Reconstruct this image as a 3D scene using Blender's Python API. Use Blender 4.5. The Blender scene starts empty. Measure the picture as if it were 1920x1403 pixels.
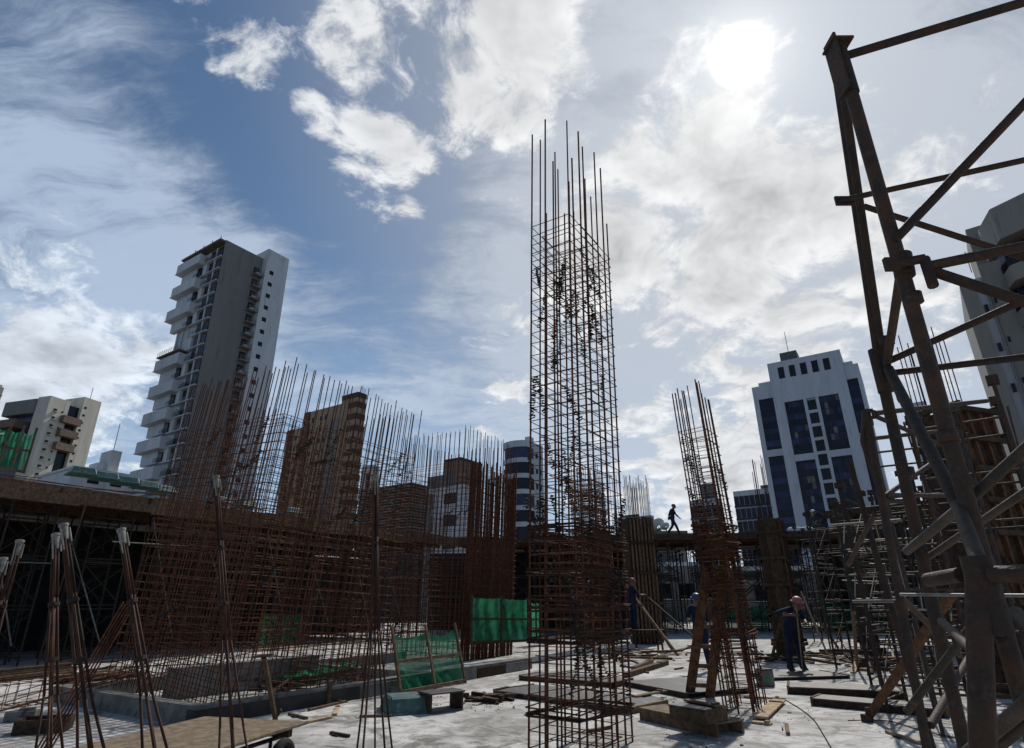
import bpy, bmesh, math, random
from mathutils import Vector as V, Matrix as M
rnd = random.Random(7)
S = bpy.context.scene
COL = S.collection
R = math.radians

# ------------------------------------------------------------------ camera
F = 1097.0                       # focal length for a 1920 pixel wide frame
CAM = V((0, 0, 1.65))
RC = M.Rotation(R(90 + 21.4), 3, 'X') @ M.Rotation(R(-0.5), 3, 'Z')
cd = bpy.data.cameras.new('camera'); cam = bpy.data.objects.new('camera', cd)
COL.objects.link(cam); S.camera = cam
cd.sensor_width = 36; cd.lens = F / 1920 * 36
cd.clip_start = 0.05; cd.clip_end = 6000
cam.location = CAM; cam.rotation_mode = 'QUATERNION'; cam.rotation_quaternion = RC.to_quaternion()

def ray(px, py):
    return RC @ V(((px - 960) / F, (701.5 - py) / F, -1))
def at(px, py, Y):               # the point at distance Y ahead that stands on this line of sight
    d = ray(px, py); return CAM + d * (Y / d.y)
def gnd(px, py, z=0.0):          # the point at height z
    d = ray(px, py); return CAM + d * ((z - CAM.z) / d.z)
def proj(p):
    q = RC.transposed() @ (V(p) - CAM); return (960 + F * q.x / -q.z, 701.5 - F * q.y / -q.z)

# ------------------------------------------------------------------ sky and sun
SUN = ray(1388, 105).normalized()
EL = math.asin(SUN.z); AZ = math.atan2(SUN.x, SUN.y)
W = bpy.data.worlds.new('World'); S.world = W; W.use_nodes = True
nt = W.node_tree; nt.nodes.clear()

class NB:
    def __init__(s, nt): s.nt = nt
    def n(s, t, **k):
        o = s.nt.nodes.new(t)
        for a, b in k.items(): setattr(o, a, b)
        return o
    def l(s, a, b): s.nt.links.new(a, b)
    def put(s, sock, v):
        if v is None: return
        if hasattr(v, 'is_linked'): s.l(v, sock)
        else: sock.default_value = v
    def m(s, op, a, b=None, c=None, clamp=False):
        o = s.n('ShaderNodeMath', operation=op); o.use_clamp = clamp
        for i, v in enumerate((a, b, c)): s.put(o.inputs[i], v)
        return o.outputs[0]
    def v(s, op, a, b=None):
        o = s.n('ShaderNodeVectorMath', operation=op)
        s.put(o.inputs[0], a)
        if b is not None: s.put(o.inputs[3] if op == 'SCALE' else o.inputs[1], b)
        return o.outputs[1] if op in ('DOT_PRODUCT', 'LENGTH') else o.outputs[0]
    def ss(s, x, a, b, lo=0.0, hi=1.0):
        o = s.n('ShaderNodeMapRange', interpolation_type='SMOOTHSTEP')
        for i, v in enumerate((x, a, b, lo, hi)): s.put(o.inputs[i], v)
        return o.outputs[0]
    def noise(s, vec, scale, detail=5, rough=.55, dist=0.0, lac=2.0):
        o = s.n('ShaderNodeTexNoise'); s.put(o.inputs['Vector'], vec)
        for k, v in (('Scale', scale), ('Detail', detail), ('Roughness', rough), ('Distortion', dist), ('Lacunarity', lac)): o.inputs[k].default_value = v
        return o.outputs[0]
    def mix(s, f, a, b, blend='MIX'):
        o = s.n('ShaderNodeMix', data_type='RGBA', blend_type=blend)
        s.put(o.inputs[0], f); s.put(o.inputs[6], a); s.put(o.inputs[7], b)
        return o.outputs[2]

def build_sky():
    b = NB(nt)
    D = b.v('NORMALIZE', b.n('ShaderNodeTexCoord').outputs['Generated'])
    sep = b.n('ShaderNodeSeparateXYZ'); b.l(D, sep.inputs[0])
    z = sep.outputs[2]
    sky = b.n('ShaderNodeTexSky', sky_type='NISHITA'); sky.sun_disc = False
    sky.sun_elevation = EL; sky.sun_rotation = AZ; sky.air_density = 1.0; sky.dust_density = 0.6; sky.ozone_density = 2.0
    den = b.m('MAXIMUM', b.m('ADD', z, 0.30), 0.08)
    inv = b.m('DIVIDE', 1.0, den)
    P = b.v('SCALE', D, inv)
    P = b.v('MULTIPLY', P, (1, 1, 0))
    # gentle warp so that cloud edges curl
    wn = b.n('ShaderNodeTexNoise'); b.l(P, wn.inputs['Vector']); wn.inputs['Scale'].default_value = 3.2; wn.inputs['Detail'].default_value = 4
    warp = b.v('SCALE', b.v('SUBTRACT', wn.outputs['Color'], (.5, .5, .5)), 0.20)
    PW = b.v('ADD', P, warp)
    sd = b.v('DOT_PRODUCT', D, tuple(SUN))
    def blob(px, py, r, soft=.9):
        d = ray(px, py).normalized()
        return b.ss(b.v('DOT_PRODUCT', D, tuple(d)), math.cos(R(r * (1 + soft))), math.cos(R(r * max(.05, 1 - soft))))
    def total(lst):
        acc = None
        for (x, y, r, w) in lst:
            t = b.m('MULTIPLY', blob(x, y, r), w)
            acc = t if acc is None else b.m('ADD', acc, t)
        return acc
    # heaps of cumulus: where they stand in this sky
    cum = total([(850, 50, 8.5, .32), (960, 140, 5.5, .26), (690, 335, 3.8, .92), (640, 80, 2.6, .30), (1330, 320, 8.0, .34), (1220, 430, 7.0, .34), (1480, 250, 5.0, .30),
                 (1030, 20, 5, .16), (1260, 930, 6.5, .44), (1400, 870, 5.0, .40), (1050, 500, 5, .22), (1500, 590, 6.5, .36), (925, 760, 2.2, .50), (215, 780, 6.0, .42), (170, 630, 6.0, .30), (60, 560, 7, .26),
                 (420, 75, 3.2, .52), (580, 215, 1.3, .40), (1120, 640, 6, .26), (1650, 520, 9, .24), (500, 600, 12, -.25), (330, 200, 12, -.12), (560, 420, 6, -.30)])
    # high thin veils
    vei = total([(100, 330, 15, .34), (300, 380, 7, .30), (400, 470, 5, .22), (640, 620, 9, .24), (100, 620, 11, .12), (1300, 380, 20, .30), (1650, 300, 22, .34), (1350, 800, 20, .28), (820, 800, 13, .16),
                 (40, 60, 7, .10), (960, 420, 9, .04), (420, 120, 12, -.30), (560, 300, 9, -.30), (680, 480, 8, -.26), (860, 600, 7, -.16), (780, 260, 7, -.22)])
    def amp(x, k): return b.m('ADD', b.m('MULTIPLY', b.m('SUBTRACT', x, .5), k), .5)
    n1 = amp(b.noise(PW, 5.4, 8, .66), 2.6)
    n1s = amp(b.noise(b.v('ADD', PW, tuple(V((SUN.x, SUN.y, 0)).normalized() * .04)), 5.4, 4, .62), 2.6)
    dens = b.m('ADD', n1, b.m('MULTIPLY', cum, .95))
    dc = b.ss(dens, .74, 1.12)
    mp = b.n('ShaderNodeMapping'); b.l(PW, mp.inputs[0]); mp.inputs['Rotation'].default_value = (0, 0, R(38)); mp.inputs['Scale'].default_value = (1.0, 3.4, 1)
    n2 = amp(b.noise(mp.outputs[0], 2.9, 9, .68, .25), 2.6)
    n3 = amp(b.noise(b.v('ADD', PW, (4.1, 2.2, 0)), 3.2, 8, .64), 2.6)
    dv = b.ss(b.m('ADD', b.m('ADD', b.m('MULTIPLY', n2, .55), b.m('MULTIPLY', n3, .45)), vei), .42, 1.12)
    fw = b.m('POWER', b.m('MAXIMUM', sd, 0.0), 7.0)
    relief = b.m('SUBTRACT', n1, n1s)
    lum = b.m('ADD', b.m('MULTIPLY', relief, .50), 0.82)
    thick = b.ss(dens, 1.05, 1.75)
    lum = b.m('SUBTRACT', lum, b.m('MULTIPLY', thick, .30))
    lum = b.m('MINIMUM', b.m('MAXIMUM', b.m('ADD', lum, b.m('MULTIPLY', fw, -.02)), .38), 1.0)
    cc = b.v('SCALE', b.mix(b.ss(sd, .5, .9), (.90, .98, 1.08, 1), (.98, .99, 1.0, 1)), b.m('MULTIPLY', lum, 10.0))
    vl = b.m('ADD', .40, b.m('MULTIPLY', fw, .0)); vl = b.m('ADD', vl, b.m('MULTIPLY', dv, .22))
    tint = b.mix(b.ss(sd, .55, .97), (.80, .98, 1.24, 1), (.90, .975, 1.09, 1))
    vc = b.v('SCALE', tint, b.m('MULTIPLY', vl, 10.0))
    base = b.v('MULTIPLY', sky.outputs[0], (.68, .78, .82))
    # milky air towards the horizon and round the sun
    hz = b.ss(z, .55, .02, 0.0, .68)
    base = b.mix(hz, base, (4.2, 5.7, 8.0, 1))
    base = b.mix(b.m('MULTIPLY', b.ss(sd, .72, .97), .55), base, (4.0, 4.35, 4.9, 1))
    c1 = b.mix(b.m('MULTIPLY', dv, .80), base, vc)
    c2 = b.mix(b.m('MULTIPLY', dc, .90), c1, cc)
    # the sun's aureole through thin cloud
    g = b.m('MULTIPLY', b.m('POWER', b.m('MAXIMUM', sd, 0.0), 700.0), 2.4)
    g = b.m('ADD', g, b.m('MULTIPLY', b.m('POWER', b.m('MAXIMUM', sd, 0.0), 120.0), 1.5))
    g = b.m('ADD', g, b.m('MULTIPLY', b.m('POWER', b.m('MAXIMUM', sd, 0.0), 18.0), 0.35))
    g = b.m('ADD', g, b.m('MULTIPLY', b.ss(sd, math.cos(R(2.7)), math.cos(R(0.9))), 9.0))
    c3 = b.v('ADD', c2, b.v('SCALE', (1.0, .965, .88), g))
    bg = b.n('ShaderNodeBackground'); b.l(c3, bg.inputs[0]); bg.inputs[1].default_value = 0.1
    b.l(bg.outputs[0], b.n('ShaderNodeOutputWorld').inputs[0])
build_sky()
W.cycles.sampling_method = 'MANUAL'; W.cycles.sample_map_resolution = 512

ld = bpy.data.lights.new('sun', 'SUN'); sun = bpy.data.objects.new('sun', ld); COL.objects.link(sun)
ld.energy = 3.6; ld.angle = R(0.8); ld.color = (1, .95, .87)
sun.rotation_mode = 'QUATERNION'; sun.rotation_quaternion = SUN.to_track_quat('Z', 'Y')
sun.location = (20, 30, 60)
S.view_settings.view_transform = 'Standard'; S.view_settings.look = 'None'; S.view_settings.gamma = 1; S.view_settings.exposure = 0.0
S.view_settings.use_curve_mapping = False
S.cycles.use_denoising = True; S.cycles.max_bounces = 6; S.cycles.diffuse_bounces = 3; S.cycles.transparent_max_bounces = 16

# ------------------------------------------------------------------ materials
MATS = {}
def mat(name, c1, c2=None, rough=.8, scale=3.0, metal=0.0, bump=0.0, rv=.25, scale2=None, c3=None, spec=.3, streak=False):
    """two or three tones broken up by noise in the place itself, plus a change of tone from piece to piece"""
    if name in MATS: return MATS[name]
    m = bpy.data.materials.new(name); m.use_nodes = True; t = m.node_tree; t.nodes.clear(); b = NB(t)
    out = b.n('ShaderNodeOutputMaterial'); p = b.n('ShaderNodeBsdfPrincipled'); b.l(p.outputs[0], out.inputs[0])
    geo = b.n('ShaderNodeNewGeometry').outputs['Position']
    oi = b.n('ShaderNodeObjectInfo').outputs['Random']
    q = geo
    if streak: q = b.v('MULTIPLY', geo, (1, 1, .12))
    n = b.noise(q, scale, 6, .6, .3)
    c2 = c2 or tuple(x * .6 for x in c1)
    col = b.mix(b.ss(n, .35, .65), (*c2, 1), (*c1, 1))
    if c3:
        n2 = b.noise(b.v('ADD', q, (3.7, 1.1, 9.2)), scale2 or scale * 3.1, 5, .65)
        col = b.mix(b.ss(n2, .54, .68), col, (*c3, 1))
    if rv:
        k = b.m('ADD', 1 - rv, b.m('MULTIPLY', oi, 2 * rv))
        col = b.v('SCALE', col, k)
    b.l(col, p.inputs['Base Color'])
    p.inputs['Roughness'].default_value = rough; p.inputs['Metallic'].default_value = metal
    p.inputs['Specular IOR Level'].default_value = spec
    if bump:
        bn = b.n('ShaderNodeBump'); bn.inputs['Strength'].default_value = bump; bn.inputs['Distance'].default_value = .01
        b.l(b.noise(geo, scale * 6, 4, .6), bn.inputs['Height']); b.l(bn.outputs[0], p.inputs['Normal'])
    MATS[name] = m
    return m
def wood(name, c1, c2, rv=.3):
    return mat(name, c1, c2, .85, 9.0, 0, .35, rv, 30, tuple(x * .45 for x in c2), .2)

RUST = mat('rusty_steel_bar', (.125, .042, .016), (.050, .018, .009), .85, 14, .0, .0, .35)
RUSTD = mat('dark_rusty_steel_bar', (.060, .024, .012), (.028, .012, .008), .85, 14, .0, .0, .35)
WIRE = mat('black_tie_wire', (.03, .022, .018), (.015, .012, .01), .8, 20)
TUBE = mat('rusty_scaffold_tube', (.066, .033, .018), (.032, .022, .017), .7, 9, .0, .7, .2, 34, (.060, .046, .036))
TUBE2 = mat('grey_scaffold_tube', (.062, .048, .037), (.034, .026, .020), .7, 12, .0, .3, .35, 40, (.10, .05, .03))
TUBED = mat('dull_shade_dark_steel', (.040, .032, .026), (.020, .016, .013), .7, 12, .0, .0, .4)  # steel tone lowered so the colour carries the under-deck shade
GALV = mat('galvanised_tube', (.17, .165, .155), (.09, .085, .08), .45, 12, .4, .0, .3)
WOOD = wood('weathered_timber', (.185, .120, .074), (.095, .060, .038))
WOODD = wood('dark_formwork_timber', (.075, .047, .030), (.036, .023, .015))
WOODL = wood('pale_new_plank', (.42, .32, .20), (.27, .19, .115))
WOODR = wood('reddish_formwork_timber', (.130, .062, .030), (.062, .031, .016))
PLY = wood('bare_plywood', (.29, .225, .155), (.17, .125, .085))
PLYD = mat('film_faced_plywood', (.060, .055, .055), (.030, .028, .028), .42, 2.2, 0, .1, .3, 7, (.16, .15, .14), .5)
GREENP = mat('teal_plastic', (.055, .125, .115), (.035, .085, .080), .45, 5, 0, 0, .15, 9, (.16, .19, .18), .5)
PVC = mat('grey_white_plastic_cap', (.24, .225, .20), (.14, .13, .115), .6, 25, 0, 0, .15)
RUBBER = mat('black_rubber', (.018, .018, .018), (.03, .03, .028), .9, 30)
KERB = mat('raw_concrete', (.21, .20, .185), (.125, .118, .108), .9, 2.5, 0, .4, .1, 7, (.07, .065, .06))
DARKC = mat('shade_black_concrete', (.026, .024, .022), (.014, .013, .012), .9, 1.5, 0, .2, .1)  # near-black base colour stands in for deep shade on the back walls
TAR_SHADE = mat('bitumen_and_shade_black', (.022, .021, .021), (.04, .038, .036), .7, 3, 0, .2, .1)  # bitumen parts; also the black of the added wall in deck shade
GLASS = mat('blue_window_glass', (.012, .014, .034), (.006, .007, .018), .22, .35, 0, 0, .5, None, None, .22)
GLASSD = mat('dark_window_glass', (.012, .013, .018), (.006, .007, .009), .22, .5, 0, 0, .5, None, None, .22)
GLASSM = mat('blue_spandrel_glass', (.034, .040, .092), (.020, .024, .058), .3, .5, 0, 0, .45, None, None, .2)
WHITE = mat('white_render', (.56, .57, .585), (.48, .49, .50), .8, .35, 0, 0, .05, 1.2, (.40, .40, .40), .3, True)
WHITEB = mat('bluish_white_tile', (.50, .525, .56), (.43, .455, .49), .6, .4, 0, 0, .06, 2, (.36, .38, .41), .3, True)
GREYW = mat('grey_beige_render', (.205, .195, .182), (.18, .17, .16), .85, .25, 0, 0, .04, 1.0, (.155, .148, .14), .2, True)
BEIGE = mat('beige_render', (.60, .56, .47), (.52, .48, .40), .8, .4, 0, 0, .05, 1.2, (.42, .39, .33), .2, True)
CREAM = mat('cream_tile', (.26, .205, .155), (.20, .155, .115), .8, .8, 0, 0, .15, 2.2, (.14, .105, .08), .2, True)
BROWN = mat('brown_tile', (.085, .042, .026), (.058, .030, .019), .8, .8, 0, 0, .2)
BROWNB = mat('brown_balcony_render', (.20, .14, .105), (.15, .105, .08), .8, 1, 0, 0, .12)
STONE = mat('pale_stone_cladding', (.26, .24, .215), (.22, .205, .18), .7, .5, 0, 0, .04, 3, (.18, .165, .148), .3, True)
METAL = mat('dark_railing_metal', (.04, .04, .045), (.03, .03, .03), .5, 3)
LOUV = mat('grey_louvre', (.16, .155, .15), (.10, .10, .10), .6, 2, 0, 0, .3)
EMPTYROOM = mat('dark_interior', (.03, .03, .03), (.02, .02, .02), .9, 1)

def net_material():
    m = bpy.data.materials.new('green_safety_net'); m.use_nodes = True; t = m.node_tree; t.nodes.clear(); b = NB(t)
    out = b.n('ShaderNodeOutputMaterial')
    geo = b.n('ShaderNodeNewGeometry').outputs['Position']
    n = b.noise(geo, 4.0, 5, .6)
    col = b.mix(b.ss(n, .3, .7), (.024, .18, .095, 1), (.055, .31, .17, 1))
    df = b.n('ShaderNodeBsdfDiffuse'); b.l(col, df.inputs[0])
    tl = b.n('ShaderNodeBsdfTranslucent'); b.l(col, tl.inputs[0])
    tr = b.n('ShaderNodeBsdfTransparent')
    a = b.n('ShaderNodeMixShader'); a.inputs[0].default_value = .68; b.l(df.outputs[0], a.inputs[1]); b.l(tl.outputs[0], a.inputs[2])
    c = b.n('ShaderNodeMixShader'); b.l(b.ss(n, .2, .9, .72, .90), c.inputs[0]); b.l(tr.outputs[0], c.inputs[1]); b.l(a.outputs[0], c.inputs[2])
    b.l(c.outputs[0], out.inputs[0]); MATS['net'] = m
    return m
NET = net_material()

def slab_material():
    m = bpy.data.materials.new('site_concrete_slab'); m.use_nodes = True; t = m.node_tree; t.nodes.clear(); b = NB(t)
    out = b.n('ShaderNodeOutputMaterial'); p = b.n('ShaderNodeBsdfPrincipled'); b.l(p.outputs[0], out.inputs[0])
    g = b.n('ShaderNodeNewGeometry').outputs['Position']
    n1 = b.noise(g, .55, 8, .62, .6); n2 = b.noise(g, 2.6, 8, .66, .8); n3 = b.noise(g, 18, 6, .7); n4 = b.noise(b.v('ADD', g, (7, 3, 0)), 1.1, 9, .7, 1.2)
    n5 = b.noise(b.v('ADD', g, (17, 31, 0)), .9, 9, .72, 1.6)
    col = b.mix(b.ss(n1, .36, .62), (.33, .32, .305, 1), (.57, .565, .55, 1))
    col = b.mix(b.m('MULTIPLY', b.ss(n2, .46, .64), .72), col, (.175, .165, .15, 1))
    col = b.mix(b.m('MULTIPLY', b.ss(n4, .51, .63), .80), col, (.095, .085, .075, 1))
    col = b.mix(b.m('MULTIPLY', b.ss(n5, .55, .63), .55), col, (.52, .515, .50, 1))
    col = b.mix(b.m('MULTIPLY', b.ss(n3, .55, .70), .60), col, (.10, .09, .08, 1))
    col = b.mix(b.m('MULTIPLY', b.ss(n3, .40, .28), .35), col, (.56, .55, .53, 1))
    b.l(col, p.inputs['Base Color']); b.l(b.ss(n4, .5, .66, .9, .62), p.inputs['Roughness']); p.inputs['Specular IOR Level'].default_value = .25
    h = b.m('ADD', b.m('MULTIPLY', n3, .35), b.m('MULTIPLY', n2, 1.0))
    bn = b.n('ShaderNodeBump'); bn.inputs['Strength'].default_value = .5; bn.inputs['Distance'].default_value = .03
    b.l(h, bn.inputs['Height']); b.l(bn.outputs[0], p.inputs['Normal'])
    return m
SLABM = slab_material()
EARTH = mat('dusty_city_ground', (.17, .155, .13), (.11, .10, .085), .95, .05, 0, 0, 0)

# ------------------------------------------------------------------ object helpers
def thing(name, label, cat, loc=(0, 0, 0), rz=0.0, group=None, lean=None):
    """an Empty at the base of a thing; parts are given in its own frame"""
    o = bpy.data.objects.new(name, None); COL.objects.link(o); o.empty_display_size = .3
    o.location = loc
    if lean is None: o.rotation_euler = (0, 0, rz)
    else:
        o.rotation_mode = 'QUATERNION'
        o.rotation_quaternion = (lean.to_quaternion() @ M.Rotation(rz, 3, 'Z').to_quaternion())
    o['label'] = label; o['category'] = cat
    if group: o['group'] = group
    return o
def tag(o, label, cat, group=None):
    o['label'] = label; o['category'] = cat
    if group: o['group'] = group
    return o
def link(name, me, par=None, mtx=None):
    o = bpy.data.objects.new(name, me); COL.objects.link(o)
    if par is not None: o.parent = par
    if mtx is not None: o.matrix_basis = mtx
    return o
MESH = {}
def unit_cube(m):
    k = ('cube', m.name)
    if k not in MESH:
        me = bpy.data.meshes.new('box'); h = .5
        vs = [(x, y, z) for x in (-h, h) for y in (-h, h) for z in (-h, h)]
        fs = [(0, 1, 3, 2), (4, 6, 7, 5), (0, 4, 5, 1), (2, 3, 7, 6), (0, 2, 6, 4), (1, 5, 7, 3)]
        me.from_pydata(vs, [], fs); me.materials.append(m); MESH[k] = me
    return MESH[k]
def unit_tube(m, n=8):
    k = ('tube', m.name, n)
    if k not in MESH:
        me = bpy.data.meshes.new('rod')
        vs = [(math.cos(2 * math.pi * i / n), math.sin(2 * math.pi * i / n), z) for z in (0, 1) for i in range(n)]
        fs = [(i, (i + 1) % n, n + (i + 1) % n, n + i) for i in range(n)] + [tuple(range(n - 1, -1, -1)), tuple(range(n, 2 * n))]
        me.from_pydata(vs, [], fs)
        for f in me.polygons[:n]: f.use_smooth = True
        me.materials.append(m); MESH[k] = me
    return MESH[k]
def box(par, name, c, s, m, rz=0.0, rot=None):
    r = rot.to_4x4() if rot is not None else M.Rotation(rz, 4, 'Z')
    return link(name, unit_cube(m), par, M.Translation(V(c)) @ r @ M.Diagonal((*s, 1)))
def box2(par, name, lo, hi, m):
    lo, hi = V(lo), V(hi); return box(par, name, (lo + hi) / 2, hi - lo, m)
def rod_mtx(p, q, r, r2=None):
    p, q = V(p), V(q); d = q - p; L = d.length
    return M.Translation(p) @ d.to_track_quat('Z', 'Y').to_matrix().to_4x4() @ M.Diagonal((r, r2 or r, L, 1))
def tube(par, name, p, q, r, m, n=8):
    return link(name, unit_tube(m, n), par, rod_mtx(p, q, r))
def beam(par, name, p, q, w, h, m, up=(0, 0, 1)):
    """a timber of section w x h from p to q, h measured towards up"""
    p, q = V(p), V(q); d = q - p; x = d.normalized(); u = V(up)
    y = u.cross(x)
    if y.length < 1e-4: y = V((1, 0, 0)).cross(x)
    y.normalize(); zz = x.cross(y)
    r = M((x, y, zz)).transposed()
    return link(name, unit_cube(m), par, M.Translation((p + q) / 2) @ r.to_4x4() @ M.Diagonal((d.length, w, h, 1)))
def mesh_of(name, vs, fs, m, smooth=False):
    me = bpy.data.meshes.new(name); me.from_pydata([tuple(v) for v in vs], [], fs)
    for x in (m if isinstance(m, (list, tuple)) else [m]): me.materials.append(x)
    if smooth:
        for f in me.polygons: f.use_smooth = True
    me.update(); return me
class MB:
    """collects boxes and rods into one mesh"""
    def __init__(s): s.v = []; s.f = []
    def add(s, vs, fs):
        k = len(s.v); s.v += [tuple(v) for v in vs]; s.f += [tuple(i + k for i in f) for f in fs]
    def box(s, c, d, rot=None):
        vs = [V((x * d[0] / 2, y * d[1] / 2, z * d[2] / 2)) for x in (-1, 1) for y in (-1, 1) for z in (-1, 1)]
        if rot is not None: vs = [rot @ v for v in vs]
        s.add([v + V(c) for v in vs], [(0, 1, 3, 2), (4, 6, 7, 5), (0, 4, 5, 1), (2, 3, 7, 6), (0, 2, 6, 4), (1, 5, 7, 3)])
    def rod(s, p, q, r, n=5):
        mt = rod_mtx(p, q, r)
        vs = [mt @ V((math.cos(2 * math.pi * i / n), math.sin(2 * math.pi * i / n), z)) for z in (0, 1) for i in range(n)]
        s.add(vs, [(i, (i + 1) % n, n + (i + 1) % n, n + i) for i in range(n)] + [tuple(range(n - 1, -1, -1)), tuple(range(n, 2 * n))])
    def path(s, pts, r, n=6):
        for a, c in zip(pts, pts[1:]): s.rod(a, c, r, n)
    def lathe(s, prof, n=16, cap=True):
        vs = [(r * math.cos(2 * math.pi * i / n), r * math.sin(2 * math.pi * i / n), z) for r, z in prof for i in range(n)]
        fs = [(j * n + i, j * n + (i + 1) % n, (j + 1) * n + (i + 1) % n, (j + 1) * n + i) for j in range(len(prof) - 1) for i in range(n)]
        if cap: fs += [tuple(range(n - 1, -1, -1)), tuple(range((len(prof) - 1) * n, len(prof) * n))]
        s.add(vs, fs)
    def mesh(s, name, m, smooth=False, bevel=0.0):
        me = mesh_of(name, s.v, s.f, m, smooth)
        if bevel:
            bm = bmesh.new(); bm.from_mesh(me)
            bmesh.ops.bevel(bm, geom=bm.edges[:], offset=bevel, segments=1, affect='EDGES', clamp_overlap=True)
            bm.to_mesh(me); bm.free()
        return me
def bevbox(par, name, c, s, m, rot=None, bev=.006):
    """a near board with worn edges: own mesh"""
    k = ('bev', m.name, tuple(round(x, 3) for x in s))
    if k not in MESH:
        mb = MB(); mb.box((0, 0, 0), s); MESH[k] = mb.mesh('board', m, False, min(bev, min(s) * .2))
    return link(name, MESH[k], par, M.Translation(V(c)) @ (rot.to_4x4() if rot is not None else M.Identity(4)))
def copy_tree(o, **props):
    """a thing with copies of its parts and their sub-parts"""
    c = o.copy(); COL.objects.link(c)
    for k, v in props.items(): c[k] = v
    for ch, subs in KIDS[o.name]:
        d = ch.copy(); COL.objects.link(d); d.parent = c
        for x in subs:
            e = x.copy(); COL.objects.link(e); e.parent = d; e.matrix_parent_inverse = x.matrix_parent_inverse.copy()
    return c
KIDS = {}
def remember(o):
    kids = [x for x in COL.objects if x.parent == o]
    KIDS[o.name] = [(k, [x for x in COL.objects if x.parent == k]) for k in kids]
def sub(part, child):
    """make child a sub-part of part, staying where it stands"""
    child.parent = part; child.matrix_parent_inverse = part.matrix_basis.inverted(); return child
ORD = 'first second third fourth fifth sixth seventh eighth ninth tenth eleventh twelfth thirteenth fourteenth fifteenth sixteenth seventeenth eighteenth nineteenth twentieth twenty-first twenty-second twenty-third twenty-fourth twenty-fifth twenty-sixth twenty-seventh twenty-eighth twenty-ninth thirtieth'.split()
AX = V((.55, .835, 0)).normalized(); BX = V((-AX.y, AX.x, 0)); AZR = math.atan2(AX.y, AX.x)
def RZ(a): return M.Rotation(a, 3, 'Z')

# ------------------------------------------------------------------ the setting
def structure(o, kind='structure'): o['kind'] = kind; return o
g = mesh_of('ground', [(-2500, -800, -.4), (2500, -800, -.4), (2500, 3500, -.4), (-2500, 3500, -.4)], [(0, 1, 2, 3)], EARTH)
structure(link('ground', g))
def slab():
    vs = []; fs = []
    X = [-45, -20, -12, -8, -4, 0, 4, 8, 12, 20, 45]; Y = [-12, 0, 4, 8, 12, 16, 20, 28, 36, 60]
    for y in Y:
        for x in X: vs.append((x, y, 0))
    n = len(X)
    for j in range(len(Y) - 1):
        for i in range(n - 1): fs.append((j * n + i, j * n + i + 1, (j + 1) * n + i + 1, (j + 1) * n + i))
    return mesh_of('slab', vs, fs, SLABM)
structure(link('concrete_slab', slab()))

# ------------------------------------------------------------------ buildings around the site
def solve(f, target, lo, hi):
    for _ in range(40):
        mid = (lo + hi) / 2
        if (f(mid) - target) * (f(lo) - target) <= 0: hi = mid
        else: lo = mid
    return (lo + hi) / 2
def plot(name, label, px, py, Y, lpx=None, rpx=None, La=None, Lb=None, cat='building', rz=AZR):
    """near corner of a block: local x runs back along the street axis (face y=0 seen), local y back along the cross axis (face x=0 seen)"""
    K = at(px, py, Y); ax = V((math.cos(rz), math.sin(rz), 0)); bx = V((-ax.y, ax.x, 0))
    if rpx is not None: La = solve(lambda s: proj(K + ax * s)[0], rpx, 0, 90)
    if lpx is not None: Lb = solve(lambda s: proj(K + bx * s)[0], lpx, 0, 90)
    o = thing(name, label, cat, (K.x, K.y, -.4), rz)
    return o, La, Lb, K.z + .4
def f0(B, name, y0, y1, z0, z1, m, out=.05, inn=.1):      # on the face x = 0
    return box2(B, name, (-out, y0, z0), (inn, y1, z1), m)
def f1(B, name, x0, x1, z0, z1, m, out=.05, inn=.1):      # on the face y = 0
    return box2(B, name, (x0, -out, z0), (x1, inn, z1), m)
def railing(B, lo, hi, z, h, axis, m=METAL):
    mb = MB()
    for k in range(3): mb.rod((*lo, z + h * (k + 1) / 3), (*hi, z + h * (k + 1) / 3), .04, 4)
    n = max(2, int((V(hi) - V(lo)).length / .9))
    for k in range(n + 1):
        p = V(lo).lerp(V(hi), k / n); mb.rod((p.x, p.y, z), (p.x, p.y, z + h), .035, 4)
    r_ = link('railing', mb.mesh('railing', m), B)
    if axis not in ('x', 'y'): sub(axis, r_)
    return r_

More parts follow.
